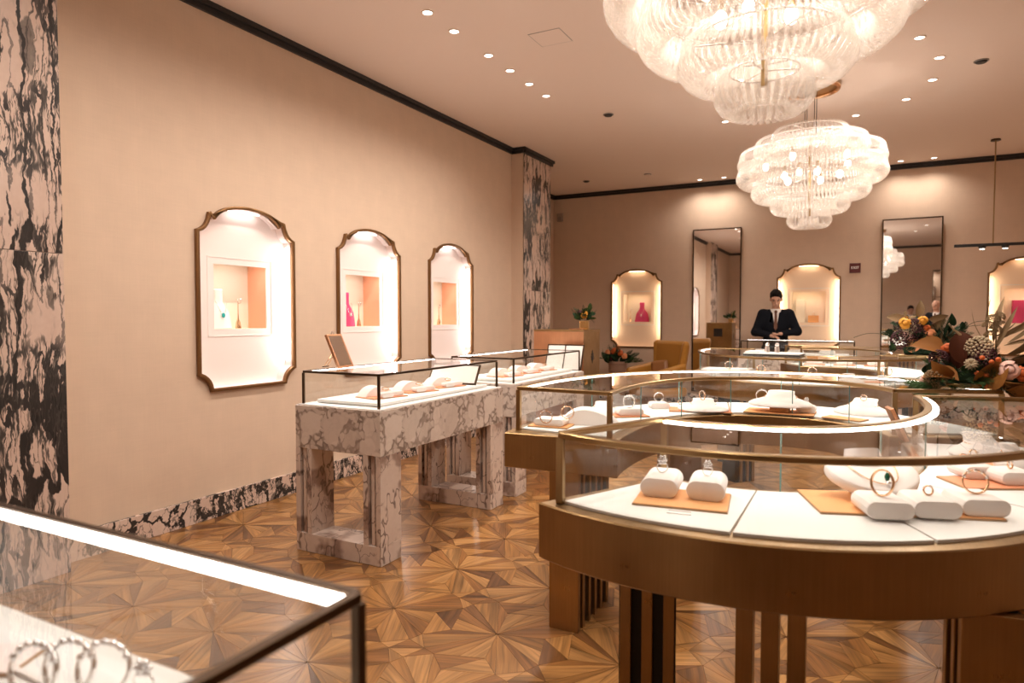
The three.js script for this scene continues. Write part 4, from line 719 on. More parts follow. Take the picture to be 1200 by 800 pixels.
// ---------------------------------------------------------------- plants
std('leafDark', [0.014, 0.034, 0.014], 0.7, { specularIntensity: 0.35 }); std('leafGreen', [0.035, 0.075, 0.020], 0.7, { specularIntensity: 0.35 }); std('leafTan', [0.22, 0.085, 0.016], 0.65, { specularIntensity: 0.4 }); std('leafBrown', [0.055, 0.014, 0.005], 0.75, { specularIntensity: 0.25 }); std('leafDry', [0.24, 0.155, 0.075], 0.8);
std('petalPink', [0.80, 0.50, 0.42], 0.7); std('petalOrange', [0.55, 0.11, 0.018], 0.65); std('petalPeach', [0.72, 0.27, 0.11], 0.7); std('petalCream', [0.42, 0.33, 0.21], 0.75); std('petalWine', [0.06, 0.008, 0.012], 0.6); std('petalYellow', [0.72, 0.32, 0.03], 0.65);
std('terracotta', [0.30, 0.17, 0.11], 0.8); std('mustard', [0.42, 0.19, 0.03], 0.38); std('goldFoil', [0.8, 0.55, 0.25], 0.2, { metalness: 1 });
function leafGeo(L, W, curl = 0.3, cup = 0.25) {   // base at the origin, growing along +y, face towards +z
  const n = 8, m = 4, pos = [], idx = [], uv = [];
  for (let i = 0; i <= n; i++) { const t = i / n, w = W * Math.sin(Math.PI * Math.pow(t, 0.8)) ** 0.85 * 0.5 + 0.0008, a = curl * t; for (let j = 0; j <= m; j++) { const s = j / m * 2 - 1; pos.push(w * s, L * t * Math.cos(a * 0.7), L * t * Math.sin(a * 0.7) * -0.8 + cup * w * s * s); uv.push(s, t); } }
  for (let i = 0; i < n; i++) for (let j = 0; j < m; j++) { const a = i * (m + 1) + j; idx.push(a, a + 1, a + m + 2, a, a + m + 2, a + m + 1); }
  const g = new THREE.BufferGeometry(); g.setAttribute('position', new THREE.Float32BufferAttribute(pos, 3)); g.setAttribute('uv', new THREE.Float32BufferAttribute(uv, 2)); g.setIndex(idx); g.computeVertexNormals(); return g;
}
function roseGeo(r) {
  const L = [];
  for (let k = 0; k < 17; k++) { const f = k / 16, rad = r * (0.22 + 0.78 * f), open = 0.25 + 0.95 * f; const g = new THREE.SphereGeometry(rad, 8, 6, -0.75, 1.5, 0.45 + 0.5 * (1 - f) * 0.3, 1.75 - 0.3 * f).scale(1, 0.95, 1); g.translate(0, 0, 0); g.rotateX(0); const p = g.attributes.position; for (let i = 0; i < p.count; i++) { const y = p.getY(i) / rad, q = 1 + open * 0.32 * Math.max(0, y); p.setX(i, p.getX(i) * q); p.setZ(i, p.getZ(i) * q); } g.rotateY(k * 2.4); L.push(g); }
  L.push(new THREE.SphereGeometry(r * 0.5, 10, 8).translate(0, r * 0.38, 0)); const g = merge(L); g.computeVertexNormals(); return g;
}
function mumGeo(r) { const L = []; for (let ring = 0; ring < 4; ring++) for (let k = 0; k < 13 - ring * 2; k++) { const g = leafGeo(r * (1 - ring * 0.16), r * 0.3, -0.8, 0.6); g.rotateX(1.45 - ring * 0.36); g.rotateY(k / (13 - ring * 2) * 2 * Math.PI + ring * 0.3); L.push(g); } return merge(L); }
function frondGeo(L, W, pairs, bend) {
  const pts = []; for (let i = 0; i <= 8; i++) { const t = i / 8; pts.push(V(0, L * t * Math.cos(bend * t * 0.6), -L * t * Math.sin(bend * t * 0.6))); }
  const C = new THREE.CatmullRomCurve3(pts), out = [new THREE.TubeGeometry(C, 10, 0.0016, 4)];
  for (let k = 1; k <= pairs; k++) { const t = 0.12 + 0.86 * k / pairs, p = C.getPointAt(t), l = W * Math.sin(Math.PI * (0.25 + 0.7 * t)) ; for (const s of [-1, 1]) { const g = leafGeo(l, l * 0.10, 0.2, 0.2); g.rotateZ(-s * 0.8); g.rotateY(rr(-0.3, 0.3)); g.translate(p.x, p.y, p.z); out.push(g); } }
  return merge(out);
}
function clusterGeo(r, n, b) { const L = []; for (let k = 0; k < n; k++) { const y = 1 - 1.3 * (k + 0.5) / n, a = k * 2.4, q = Math.sqrt(Math.max(0, 1 - y * y)); L.push(new THREE.IcosahedronGeometry(b * rr(0.75, 1.2), 1).translate(r * q * Math.cos(a), r * y * 0.75, r * q * Math.sin(a))); } return merge(L); }
const G = { rose: roseGeo(1), mum: mumGeo(1), fern: [frondGeo(0.2, 0.055, 22, 0.6), frondGeo(0.2, 0.05, 22, -0.3), frondGeo(0.2, 0.04, 24, 1.2)], leafS: leafGeo(1, 0.45, 0.5, 0.35), leafW: leafGeo(1, 0.72, 0.9, 0.5), blade: leafGeo(1, 0.1, 0.5, 0.3), cluster: clusterGeo(1, 90, 0.115), berry: new THREE.IcosahedronGeometry(1, 2) };
function put(o, name, g, m, p, s, dir = V(0, 1, 0), spin = 0, label) {   // grows along dir from p
  const x = part(o, name, g, m, label); x.position.copy(p); x.scale.setScalar(s);
  x.quaternion.setFromUnitVectors(V(0, 1, 0), dir.clone().normalize()).multiply(new THREE.Quaternion().setFromAxisAngle(V(0, 1, 0), spin)); return x;
}
function greenery(o, rx, ry, rz, nf, nl, sc = 1, y0 = 0.02) {
  for (let k = 0; k < nf; k++) { const a = rr(0, 6.28), e = rr(0.05, 1.1), d = V(Math.cos(a) * Math.cos(e), Math.sin(e) + 0.12, Math.sin(a) * Math.cos(e)); put(o, 'fern_frond', G.fern[k % 3], k % 3 ? M.leafDark : M.leafGreen, V(d.x * rx * 0.45, y0 + ry * rr(0.05, 0.45), d.z * rz * 0.45), sc * rr(0.55, 1.05), d, rr(0, 6)); }
  for (let k = 0; k < nl; k++) { const a = rr(0, 6.28), e = rr(0.0, 1.2), d = V(Math.cos(a) * Math.cos(e), Math.sin(e) + 0.1, Math.sin(a) * Math.cos(e)); put(o, 'leaf', G.leafS, k % 4 ? M.leafDark : M.leafGreen, V(d.x * rx * 0.5, y0 + ry * rr(0.05, 0.5), d.z * rz * 0.5), sc * rr(0.06, 0.12), d, rr(0, 6)); }
}
{ // big arrangement on the front island
  const B = V(0.50, TOP, -3.78), o = thing('autumn_flower_arrangement', 'long low autumn flower arrangement with a pink rose on the front island', 'flowers', [B.x, B.y, B.z]);
  part(o, 'trough', box(-0.24, 0.42, 0, 0.022, -0.09, 0.075, 0.004), M.brass); part(o, 'foam', box(-0.22, 0.40, 0.022, 0.075, -0.07, 0.06, 0.02), M.leafDark); part(o, 'clasp', box(0.06, 0.085, 0.004, 0.028, 0.076, 0.084, 0.002), M.goldFoil);
  const at = (u, v, z = -3.72) => onZ(u, v, z).sub(B);
  const dirTo = (d, u, v) => { const a = at(u, v); return a; };
  const toCam = V(-0.13, 0.25, 1);
  for (let k = 0; k < 46; k++) { const x = rr(-0.2, 0.4), e = rr(0.1, 1.2), a = rr(-2.6, 2.6), d = V(Math.sin(a) * 0.7, 0.25 + Math.sin(e) * 0.6, Math.cos(a) * 0.6); put(o, 'fern_frond', G.fern[k % 3], k % 4 ? M.leafDark : M.leafGreen, V(x, rr(0.02, 0.08), rr(-0.04, 0.06)), rr(0.5, 0.85), d, rr(0, 6)); }
  for (let k = 0; k < 56; k++) { const x = rr(-0.2, 0.42), a = rr(-3, 3), d = V(Math.sin(a) * 0.8, rr(0.1, 1), Math.cos(a) * 0.7); put(o, 'leaf', G.leafS, k % 5 ? M.leafDark : M.leafGreen, V(x, rr(0.03, 0.1), rr(-0.05, 0.06)), rr(0.07, 0.13), d, rr(0, 6)); }
  for (const [u, v, dx, dy] of [[1090, 450, -0.7, -0.06], [1085, 452, -1, 0.1], [1100, 455, -0.6, -0.2], [1092, 455, -0.9, -0.15]]) put(o, 'fern_frond', G.fern[1], M.leafGreen, at(u + 8, v, -3.66), 0.75, V(dx, dy, 0.25), 1.2);
  for (let k = 0; k < 18; k++) { const u = 1088 + k * 5.2; put(o, 'fern_frond', G.fern[k % 3], k % 2 ? M.leafGreen : M.leafDark, at(u, 444 + (k % 4) * 3, -3.66), rr(0.4, 0.62), V(rr(-0.9, 0.6), rr(-0.1, 0.35), rr(0.5, 0.9)), rr(0, 6)); }
  put(o, 'magnolia_leaf', G.leafW, M.leafBrown, at(1130, 428, -3.70), 0.19, V(0.0, 1, 0.06), 0.15, 'large dark brown magnolia leaf'); put(o, 'magnolia_leaf', G.leafW, M.leafBrown, at(1124, 432, -3.72), 0.16, V(-0.25, 1, 0), -0.5, 'large dark brown magnolia leaf');
  put(o, 'magnolia_leaf', G.leafW, M.leafTan, at(1124, 446, -3.64), 0.16, V(-1, 0.55, 0.15), 1.2, 'tan magnolia leaf'); put(o, 'magnolia_leaf', G.leafW, M.leafTan, at(1118, 440, -3.64), 0.12, V(-0.75, 0.25, 0.3), -0.4, 'tan magnolia leaf');
  put(o, 'magnolia_leaf', G.leafW, M.leafTan, at(1140, 448, -3.63), 0.17, V(0.85, 0.5, 0.2), 0.4, 'tan magnolia leaf'); put(o, 'magnolia_leaf', G.leafW, M.leafTan, at(1150, 446, -3.63), 0.14, V(1, 0.18, 0.25), 2.0, 'tan magnolia leaf');
  put(o, 'magnolia_leaf', G.leafW, M.leafTan, at(1176, 446, -3.62), 0.14, V(0.5, -0.28, 0.4), 0.2, 'tan magnolia leaf'); put(o, 'magnolia_leaf', G.leafW, M.leafTan, at(1178, 458, -3.62), 0.13, V(1, 0.1, 0.3), 0.5, 'tan magnolia leaf'); put(o, 'magnolia_leaf', G.leafW, M.leafTan, at(1105, 412, -3.74), 0.15, V(-0.8, 0.5, 0.1), 0.9, 'tan magnolia leaf');
  put(o, 'rose', G.rose, M.petalPink, at(1183, 434, -3.63), 0.043, toCam, 0.3, 'pale pink garden rose'); put(o, 'rose', G.rose, M.petalOrange, at(1199, 438, -3.64), 0.036, toCam, 1, 'orange rose'); put(o, 'rose', G.rose, M.petalOrange, at(1110, 408, -3.75), 0.026, toCam, 2, 'orange rose');
  put(o, 'chrysanthemum', G.mum, M.petalCream, at(1138, 426, -3.66), 0.034, toCam, 0, 'cream chrysanthemum'); put(o, 'rose', G.rose, M.petalPink, at(1084, 445, -3.70), 0.022, toCam, 0, 'small pink rose bud');
  put(o, 'hydrangea_head', G.cluster, M.petalCream, at(1147, 407, -3.72), 0.055, V(-0.2, 0.7, 0.6), 0, 'cream speckled hydrangea head'); put(o, 'hydrangea_head', G.cluster, M.leafDry, at(1096, 444, -3.66), 0.045, toCam, 1, 'dried seed cluster'); put(o, 'hydrangea_head', G.cluster, M.petalWine, at(1152, 417, -3.70), 0.05, toCam, 0, 'dark wine coloured cluster');
  put(o, 'hydrangea_head', G.cluster, M.petalWine, at(1100, 420, -3.72), 0.04, toCam, 2, 'dark wine coloured cluster');
  for (const [u, v] of [[1145, 437], [1156, 439], [1157, 452], [1162, 424], [1151, 419], [1170, 421]]) put(o, 'berry', G.berry, M.petalOrange, at(u, v, -3.62), 0.011, toCam);
  for (const [u, v, L, dx, dy] of [[1160, 400, 0.17, -0.25, 1], [1164, 402, 0.2, 0.1, 1], [1158, 404, 0.15, -0.6, 0.8], [1168, 396, 0.22, 0.9, 0.5], [1172, 398, 0.2, 1, 0.75], [1176, 405, 0.2, 1, 0.35], [1180, 402, 0.18, 0.7, 0.5], [1150, 405, 0.14, -1, 0.5], [1166, 410, 0.18, 0.3, 0.9], [1162, 396, 0.1, 0.6, 0.3]]) put(o, 'dried_blade', G.blade, M.leafDry, at(u, v, -3.76), L * 1.25, V(dx, dy, rr(-0.2, 0.2)), rr(0, 6));
  for (const [u, v, s] of [[1164, 374, 0.028], [1172, 370, 0.022], [1158, 381, 0.024], [1167, 386, 0.026], [1160, 392, 0.024], [1172, 380, 0.02]]) put(o, 'seed_pod', G.cluster, M.leafDry, at(u, v, -3.76), s, V(rr(-1, 1), 1, 0), rr(0, 6));
  put(o, 'stalk', rod(V(0, 0, 0), V(0, 0.3, 0), 0.004, 0.003), M.leafDry, at(1166, 440, -3.76), 1, V(0, 1, 0)); for (const [u, v, dx, dy] of [[1185, 420, 1, 0.3], [1180, 415, 0.9, 0.55], [1178, 422, 1, 0.1]]) put(o, 'husk_leaf', G.leafS, M.leafDry, at(u, v, -3.68), 0.16, V(dx, dy, 0.1), 1);
  for (const [u, v, dx, dy] of [[1115, 405, 0.6, 0.6], [1122, 400, 0.7, 0.25]]) put(o, 'tendril', tube([V(0, 0, 0), V(0.02, 0.05, 0), V(0.06, 0.09, 0), V(0.12, 0.10, 0)], 0.0012, 14, 4), M.leafDark, at(u, v, -3.8), 1, V(0, 1, 0));
}
{ // arrangement on the rear island
  const B = V(0.42, TOP, -6.42), o = thing('autumn_flower_arrangement', 'tall autumn flower arrangement with a peach rose on the rear island', 'flowers', [B.x, B.y, B.z]);
  part(o, 'trough', box(-0.14, 0.30, 0, 0.02, -0.08, 0.06, 0.004), M.brass); part(o, 'foam', box(-0.10, 0.26, 0.02, 0.07, -0.05, 0.03, 0.02), M.leafDark);
  const at = (u, v, z = -6.38) => onZ(u, v, z).sub(B), toCam = V(-0.05, 0.2, 1);
  for (let k = 0; k < 34; k++) { const x = rr(-0.14, 0.28), a = rr(-2.6, 2.6), d = V(Math.sin(a) * 0.7, rr(0.1, 1), Math.cos(a) * 0.5); put(o, 'fern_frond', G.fern[k % 3], M.leafDark, V(x, rr(0.02, 0.16), rr(-0.03, 0.04)), rr(0.7, 1.1), d, rr(0, 6)); }
  for (let k = 0; k < 26; k++) { const x = rr(-0.14, 0.3), a = rr(-3, 3), d = V(Math.sin(a) * 0.7, rr(0.2, 1), Math.cos(a) * 0.5); put(o, 'leaf', G.leafS, k % 4 ? M.leafDark : M.leafBrown, V(x, rr(0.04, 0.26), rr(-0.03, 0.05)), rr(0.1, 0.17), d, rr(0, 6)); }
  for (let k = 0; k < 14; k++) put(o, 'fern_frond', G.fern[k % 3], k % 3 ? M.leafDark : M.leafGreen, at(1050 + k * 4.4, 408 + (k % 3) * 2, -6.35), rr(0.6, 0.9), V(rr(-0.9, 0.7), rr(-0.05, 0.4), rr(0.3, 0.8)), rr(0, 6));
  put(o, 'rose', G.rose, M.petalPeach, at(1070, 405), 0.055, toCam, 0, 'peach rose'); put(o, 'rose', G.rose, M.petalYellow, at(1061, 379), 0.05, toCam, 1, 'amber rose'); put(o, 'rose', G.rose, M.petalPeach, at(1090, 392), 0.05, toCam, 2, 'peach rose'); put(o, 'rose', G.rose, M.petalPink, at(1064, 393), 0.04, toCam, 1, 'blush rose bud'); put(o, 'rose', G.rose, M.petalYellow, at(1081, 376), 0.04, toCam, 3, 'amber rose'); put(o, 'rose', G.rose, M.petalOrange, at(1086, 385), 0.03, toCam, 3, 'orange rose bud');
  put(o, 'hydrangea_head', G.cluster, M.petalCream, at(1066, 385), 0.05, toCam, 0, 'cream seed head'); put(o, 'hydrangea_head', G.cluster, M.petalWine, at(1056, 398), 0.075, toCam, 0, 'dark wine coloured cluster'); put(o, 'hydrangea_head', G.cluster, M.petalWine, at(1078, 396), 0.075, toCam, 2, 'dark wine coloured cluster'); put(o, 'hydrangea_head', G.cluster, M.petalWine, at(1072, 382), 0.06, toCam, 2, 'dark wine coloured cluster');
  for (const [u, v, L, dx, dy] of [[1100, 402, 0.16, 0.2, 1], [1102, 402, 0.18, 0.45, 1], [1104, 404, 0.18, 0.8, 1], [1098, 402, 0.17, -0.1, 1], [1106, 406, 0.17, 1, 0.8], [1096, 404, 0.15, -0.3, 1]]) put(o, 'dried_blade', G.leafS, M.leafDry, at(u, v), L, V(dx, dy, 0.1), 0.5).scale.x *= 0.35;
  for (const [u, v, dx, dy] of [[1088, 374, 1, 0.12], [1088, 386, 0.9, 0.5], [1076, 372, 0.2, 1], [1062, 374, -1, 0.2]]) put(o, 'husk_leaf', G.leafS, M.leafDry, at(u, v), 0.15, V(dx, dy, 0.1), 0.3);
  put(o, 'magnolia_leaf', G.leafW, M.leafTan, at(1094, 402), 0.2, V(-0.8, 0.5, 0.2), 1, 'tan magnolia leaf'); put(o, 'tendril', tube([V(0, 0, 0), V(-0.08, 0.03, 0), V(-0.2, 0.035, 0), V(-0.3, 0.0, 0)], 0.002, 16, 4), M.leafDark, at(1048, 396), 1);
}
{ // small vase on the host stand
  const o = thing('gold_cube_vase', 'small gold cube vase of dark leaves and amber rose on the host stand', 'flowers', [-2.63, 1.312, -6.72], 0.2);
  part(o, 'vase', box(-0.048, 0.048, 0, 0.095, -0.048, 0.048, 0.006), M.goldFoil, 'faceted gold cube'); for (const s of [-0.024, 0, 0.024]) part(o, 'facet', box(s - 0.006, s + 0.006, 0.006, 0.089, 0.0475, 0.051, 0.002), M.goldFoil);
  greenery(o, 0.13, 0.14, 0.13, 20, 30, 0.85, 0.09); put(o, 'rose', G.rose, M.petalYellow, V(0.01, 0.155, 0.05), 0.042, V(0.1, 0.4, 1), 0, 'amber rose'); put(o, 'rose', G.rose, M.petalWine, V(-0.05, 0.17, 0.02), 0.035, V(-0.3, 0.6, 1), 0, 'dark wine rose');
}
{ // planter on the floor by the end wall
  const p = onZ(724, 425, -10.75), o = thing('floor_planter', 'ribbed terracotta floor planter of orange flowers below the pink bust niche', 'planter', [p.x, 0, -10.75]);
  const h = p.y + 0.03 , r = 0.155, L = []; part(o, 'pot', new THREE.LatheGeometry([[0.001, 0], [r * 0.75, 0], [r * 0.95, h * 0.5], [r, h - 0.03], [r, h], [r - 0.02, h], [r - 0.03, h - 0.05], [0.001, h - 0.05]].map(([a, b]) => new THREE.Vector2(a, b)), 32), M.terracotta);
  for (let k = 0; k < 6; k++) part(o, 'rib', new THREE.TorusGeometry(r * (0.80 + 0.2 * k / 5) + 0.004, 0.009, 6, 36).rotateX(Math.PI / 2).translate(0, h * (0.12 + 0.165 * k), 0), M.terracotta);
  greenery(o, 0.3, 0.22, 0.26, 26, 36, 1.5, h - 0.04);
  for (const [x, y, m, s] of [[-0.13, 0.17, 'petalPeach', 0.055], [-0.02, 0.20, 'petalOrange', 0.055], [0.09, 0.17, 'petalOrange', 0.05], [0.16, 0.12, 'petalPeach', 0.05], [0.04, 0.26, 'petalPeach', 0.04], [-0.06, 0.11, 'petalWine', 0.06]]) put(o, 'rose', G.rose, M[m], V(x, h + y - 0.03, 0.12), s, V(x, 0.3, 1), 0);
}
// ---------------------------------------------------------------- mustard armchair
{
  const p = onZ(772, 420, -10.4), T = -0.62, o = thing('armchair', 'mustard leather armchair with winged back by the tall mirror', 'armchair', [p.x, 0, -10.4], T); o.scale.setScalar(1.06);
  const soft = (w, h, d, r) => new RoundedBoxGeometry(w, h, d, 6, r);
  part(o, 'seat_cushion', soft(0.52, 0.14, 0.54, 0.06).translate(0, 0.40, 0.06), M.mustard); part(o, 'seat_frame', soft(0.64, 0.14, 0.62, 0.05).translate(0, 0.26, 0.02), M.mustard);
  const bk = soft(0.66, 0.62, 0.15, 0.07), a = bk.attributes.position; for (let i = 0; i < a.count; i++) { const x = a.getX(i) / 0.33, y = a.getY(i) / 0.31; a.setZ(i, a.getZ(i) + 0.15 * x * x * (0.7 + 0.3 * y)); a.setX(i, a.getX(i) * (1 + 0.12 * y)); a.setY(i, a.getY(i) + 0.045 * Math.abs(x) * Math.max(0, y)); } bk.computeVertexNormals(); part(o, 'backrest', bk.rotateX(-0.22).translate(0, 0.645, -0.29), M.mustard);
  for (const s of [-1, 1]) { const ar = soft(0.10, 0.24, 0.56, 0.048), q = ar.attributes.position; for (let i = 0; i < q.count; i++) { const z = q.getZ(i) / 0.28; q.setY(i, q.getY(i) - 0.05 * z * (q.getY(i) > 0 ? 1 : 0) + 0.03 * z * z); } ar.computeVertexNormals(); part(o, 'armrest', ar.rotateY(s * 0.1).translate(s * 0.33, 0.50, 0.04), M.mustard); for (const z of [-0.22, 0.26]) part(o, 'leg', rod(V(s * 0.26, 0.2, z), V(s * 0.28, 0, z * 1.08), 0.018, 0.012, 10), M.darkbronze); }
  const c = soft(0.28, 0.28, 0.1, 0.045), q = c.attributes.position; for (let i = 0; i < q.count; i++) { const x = q.getX(i) / 0.14, y = q.getY(i) / 0.14; q.setZ(i, q.getZ(i) * (1 - 0.75 * Math.max(Math.abs(x), Math.abs(y)) ** 3)); } c.computeVertexNormals();
  const cp = V(0.02, 0.625, 0.0).applyAxisAngle(V(0, 1, 0), T); solo('throw_cushion', 'small brown leather cushion leaning in the mustard armchair', 'cushion', c.rotateZ(0.15).rotateX(-0.3), std('cushionBrown', [0.26, 0.10, 0.025], 0.45), [p.x + cp.x, cp.y, -10.4 + cp.z], T + 0.5);
}

// ---------------------------------------------------------------- people
function nets(f, lo, hi, h) {   // surface nets over the zero level of a distance field
  const n = [0, 1, 2].map((k) => Math.ceil((hi[k] - lo[k]) / h) + 1), [nx, ny, nz] = n, F = new Float32Array(nx * ny * nz), id = new Int32Array(nx * ny * nz).fill(-1), at = (i, j, k) => i + nx * (j + ny * k);
  for (let k = 0; k < nz; k++) for (let j = 0; j < ny; j++) for (let i = 0; i < nx; i++) F[at(i, j, k)] = f(lo[0] + i * h, lo[1] + j * h, lo[2] + k * h);
  const pos = [], idx = [];
  for (let k = 0; k < nz - 1; k++) for (let j = 0; j < ny - 1; j++) for (let i = 0; i < nx - 1; i++) {
    let m = 0, sx = 0, sy = 0, sz = 0, c = 0; const v = []; for (let q = 0; q < 8; q++) { const d = F[at(i + (q & 1), j + ((q >> 1) & 1), k + (q >> 2))]; v.push(d); if (d < 0) m++; }
    if (!m || m === 8) continue;
    for (let a = 0; a < 8; a++) for (const b of [1, 2, 4]) if (!(a & b)) { const e = a | b; if (v[a] < 0 !== v[e] < 0) { const t = v[a] / (v[a] - v[e]); sx += (a & 1) + (b === 1 ? t : 0); sy += ((a >> 1) & 1) + (b === 2 ? t : 0); sz += (a >> 2) + (b === 4 ? t : 0); c++; } }
    id[at(i, j, k)] = pos.length / 3; pos.push(lo[0] + (i + sx / c) * h, lo[1] + (j + sy / c) * h, lo[2] + (k + sz / c) * h);
  }
  for (let k = 1; k < nz - 1; k++) for (let j = 1; j < ny - 1; j++) for (let i = 1; i < nx - 1; i++) {
    const s = F[at(i, j, k)] < 0; const quad = (a, b, c, d, flip) => { if (a < 0 || b < 0 || c < 0 || d < 0) return; flip ? idx.push(a, c, b, a, d, c) : idx.push(a, b, c, a, c, d); };
    if (s !== F[at(i + 1, j, k)] < 0) quad(id[at(i, j - 1, k - 1)], id[at(i, j, k - 1)], id[at(i, j, k)], id[at(i, j - 1, k)], !s);
    if (s !== F[at(i, j + 1, k)] < 0) quad(id[at(i - 1, j, k - 1)], id[at(i - 1, j, k)], id[at(i, j, k)], id[at(i, j, k - 1)], !s);
    if (s !== F[at(i, j, k + 1)] < 0) quad(id[at(i - 1, j - 1, k)], id[at(i, j - 1, k)], id[at(i, j, k)], id[at(i - 1, j, k)], !s);
  }
  const g = new THREE.BufferGeometry(); g.setAttribute('position', new THREE.Float32BufferAttribute(pos, 3)); g.setIndex(idx); g.computeVertexNormals(); return g;
}
function capsule(a, b, ra, rb) { const dx = b[0] - a[0], dy = b[1] - a[1], dz = b[2] - a[2], L = dx * dx + dy * dy + dz * dz || 1e-9; return (x, y, z) => { let t = ((x - a[0]) * dx + (y - a[1]) * dy + (z - a[2]) * dz) / L; t = t < 0 ? 0 : t > 1 ? 1 : t; return Math.hypot(x - a[0] - t * dx, y - a[1] - t * dy, z - a[2] - t * dz) - (ra + (rb - ra) * t); }; }
function ellip(c, r) { const m = Math.min(...r); return (x, y, z) => (Math.hypot((x - c[0]) / r[0], (y - c[1]) / r[1], (z - c[2]) / r[2]) - 1) * m; }
function blend(fs, k) { return (x, y, z) => { let d = 9; for (const f of fs) { const e = f(x, y, z), h = Math.max(0, k - Math.abs(d - e)) / k; d = Math.min(d, e) - h * h * k * 0.25; } return d; }; }
std('skin', [0.52, 0.28, 0.19], 0.55); std('suit', [0.009, 0.010, 0.014], 0.95, { specularIntensity: 0.2 }); std('shirt', [0.75, 0.70, 0.66], 0.8); std('tie', [0.11, 0.035, 0.012], 0.6); std('hairBlack', [0.008, 0.006, 0.005], 0.8, { specularIntensity: 0.3 }); std('hairGrey', [0.10, 0.08, 0.07], 0.6); std('eyeWhite', [0.22, 0.16, 0.13], 0.4);
function person(label, pos, turn, o2 = {}) {   // faces +z, about 1.85 m tall; head bowed by `bow`, hands brought together before the waist
  const o = thing('person', label, 'person', pos, turn), bow = o2.bow ?? 0.42, S = o2.scale ?? 1;
  const hm = new THREE.Matrix4().makeTranslation(0, 1.56, 0.018).multiply(new THREE.Matrix4().makeRotationX(bow)), hi = hm.clone().invert(), tv = V(0, 0, 0);
  // head in its own axes: neck joint at the origin
  const headF = blend([ellip([0, 0.175, 0.005], [0.076, 0.098, 0.094]), ellip([0, 0.11, 0.03], [0.058, 0.072, 0.066]), capsule([0, 0.165, 0.092], [0, 0.125, 0.112], 0.008, 0.013), capsule([-0.03, 0.078, 0.07], [0.03, 0.078, 0.07], 0.014, 0.014), capsule([-0.05, 0.178, 0.082], [0.05, 0.178, 0.082], 0.011, 0.011), ellip([-0.079, 0.14, 0.0], [0.011, 0.031, 0.02]), ellip([0.079, 0.14, 0.0], [0.011, 0.031, 0.02]), capsule([0, -0.02, 0], [0, 0.07, 0.008], 0.056, 0.052)], 0.018);
  const mouth = capsule([-0.022, 0.098, 0.094], [0.022, 0.098, 0.094], 0.004, 0.004), eyeL = ellip([-0.031, 0.153, 0.092], [0.016, 0.009, 0.012]), eyeR = ellip([0.031, 0.153, 0.092], [0.016, 0.009, 0.012]);
  const headC = (x, y, z) => Math.max(headF(x, y, z), -mouth(x, y, z), -eyeL(x, y, z), -eyeR(x, y, z));
  const head = nets(headC, [-0.11, -0.06, -0.12], [0.11, 0.29, 0.15], 0.006).applyMatrix4(hm);
  const J = o2.arms ?? [[[-0.185, 1.475, 0], [-0.285, 1.20, 0.02], [-0.055, 1.155, 0.235]], [[0.185, 1.475, 0], [0.30, 1.215, 0.02], [0.075, 1.185, 0.235]]];
  const legs = [-1, 1].flatMap((s) => [capsule([s * 0.095, 0.95, 0], [s * 0.10, 0.50, 0.015], 0.085, 0.056), capsule([s * 0.10, 0.50, 0.015], [s * 0.105, 0.09, -0.01], 0.055, 0.036), capsule([s * 0.105, 0.045, -0.03], [s * 0.13, 0.03, 0.13], 0.036, 0.026)]);
  const torso = [ellip([0, 1.32, 0], [0.165, 0.2, 0.10]), ellip([0, 1.06, 0], [0.145, 0.17, 0.09]), capsule([-0.15, 1.46, -0.01], [0.15, 1.46, -0.01], 0.058, 0.058), capsule([0, 1.46, 0], [0, 1.58, 0.012], 0.06, 0.054), ellip([0, 0.95, -0.005], [0.15, 0.12, 0.1])];
  const arms = J.flatMap(([s, e, w]) => [capsule(s, e, 0.052, 0.040), capsule(e, w, 0.041, 0.027)]);
  const bodyG = nets(blend([...torso, ...legs, ...arms], 0.05), [-0.42, 0, -0.22], [0.42, 1.6, 0.32], 0.014);
  // hands: palm and five bent fingers each
  const hands = J.map(([, e, w], side) => {
    const s = side ? -1 : 1, d = V(...w).sub(V(...e)).normalize(), palm = V(...w).addScaledVector(d, 0.05), nrm = side ? V(0.1, 1, -0.2).normalize() : V(-0.1, -1, 0.2).normalize(), side1 = V(0, 0, 0).crossVectors(d, nrm).normalize(), fs = [];
    for (const q of [-0.02, 0, 0.02]) { const a = V(...w).addScaledVector(side1, q * 0.7), b = palm.clone().addScaledVector(d, 0.03).addScaledVector(side1, q); fs.push(capsule(a.toArray(), b.toArray(), 0.017, 0.014)); }
    [0.068, 0.078, 0.072, 0.056].forEach((L, k) => { const q = (k - 1.5) * 0.019, a = palm.clone().addScaledVector(d, 0.035).addScaledVector(side1, q), b = a.clone().addScaledVector(d, L * 0.5).addScaledVector(nrm, 0.006), c = b.clone().addScaledVector(d, L * 0.36).addScaledVector(nrm, 0.022); fs.push(capsule(a.toArray(), b.toArray(), 0.0098, 0.0088), capsule(b.toArray(), c.toArray(), 0.0088, 0.0075)); });
    const ta = palm.clone().addScaledVector(side1, -0.022).addScaledVector(d, -0.015), tb = ta.clone().addScaledVector(d, 0.028).addScaledVector(side1, -0.026).addScaledVector(nrm, 0.01), tc = tb.clone().addScaledVector(d, 0.028).addScaledVector(side1, -0.006).addScaledVector(nrm, 0.012); fs.push(capsule(ta.toArray(), tb.toArray(), 0.014, 0.0105), capsule(tb.toArray(), tc.toArray(), 0.0105, 0.0085));
    const c = palm.clone().addScaledVector(d, 0.02); return nets(blend(fs, 0.008), [c.x - 0.14, c.y - 0.1, c.z - 0.14], [c.x + 0.14, c.y + 0.1, c.z + 0.14], 0.005);
  });
  part(o, 'body', merge([bodyG, head, ...hands]), M.skin);
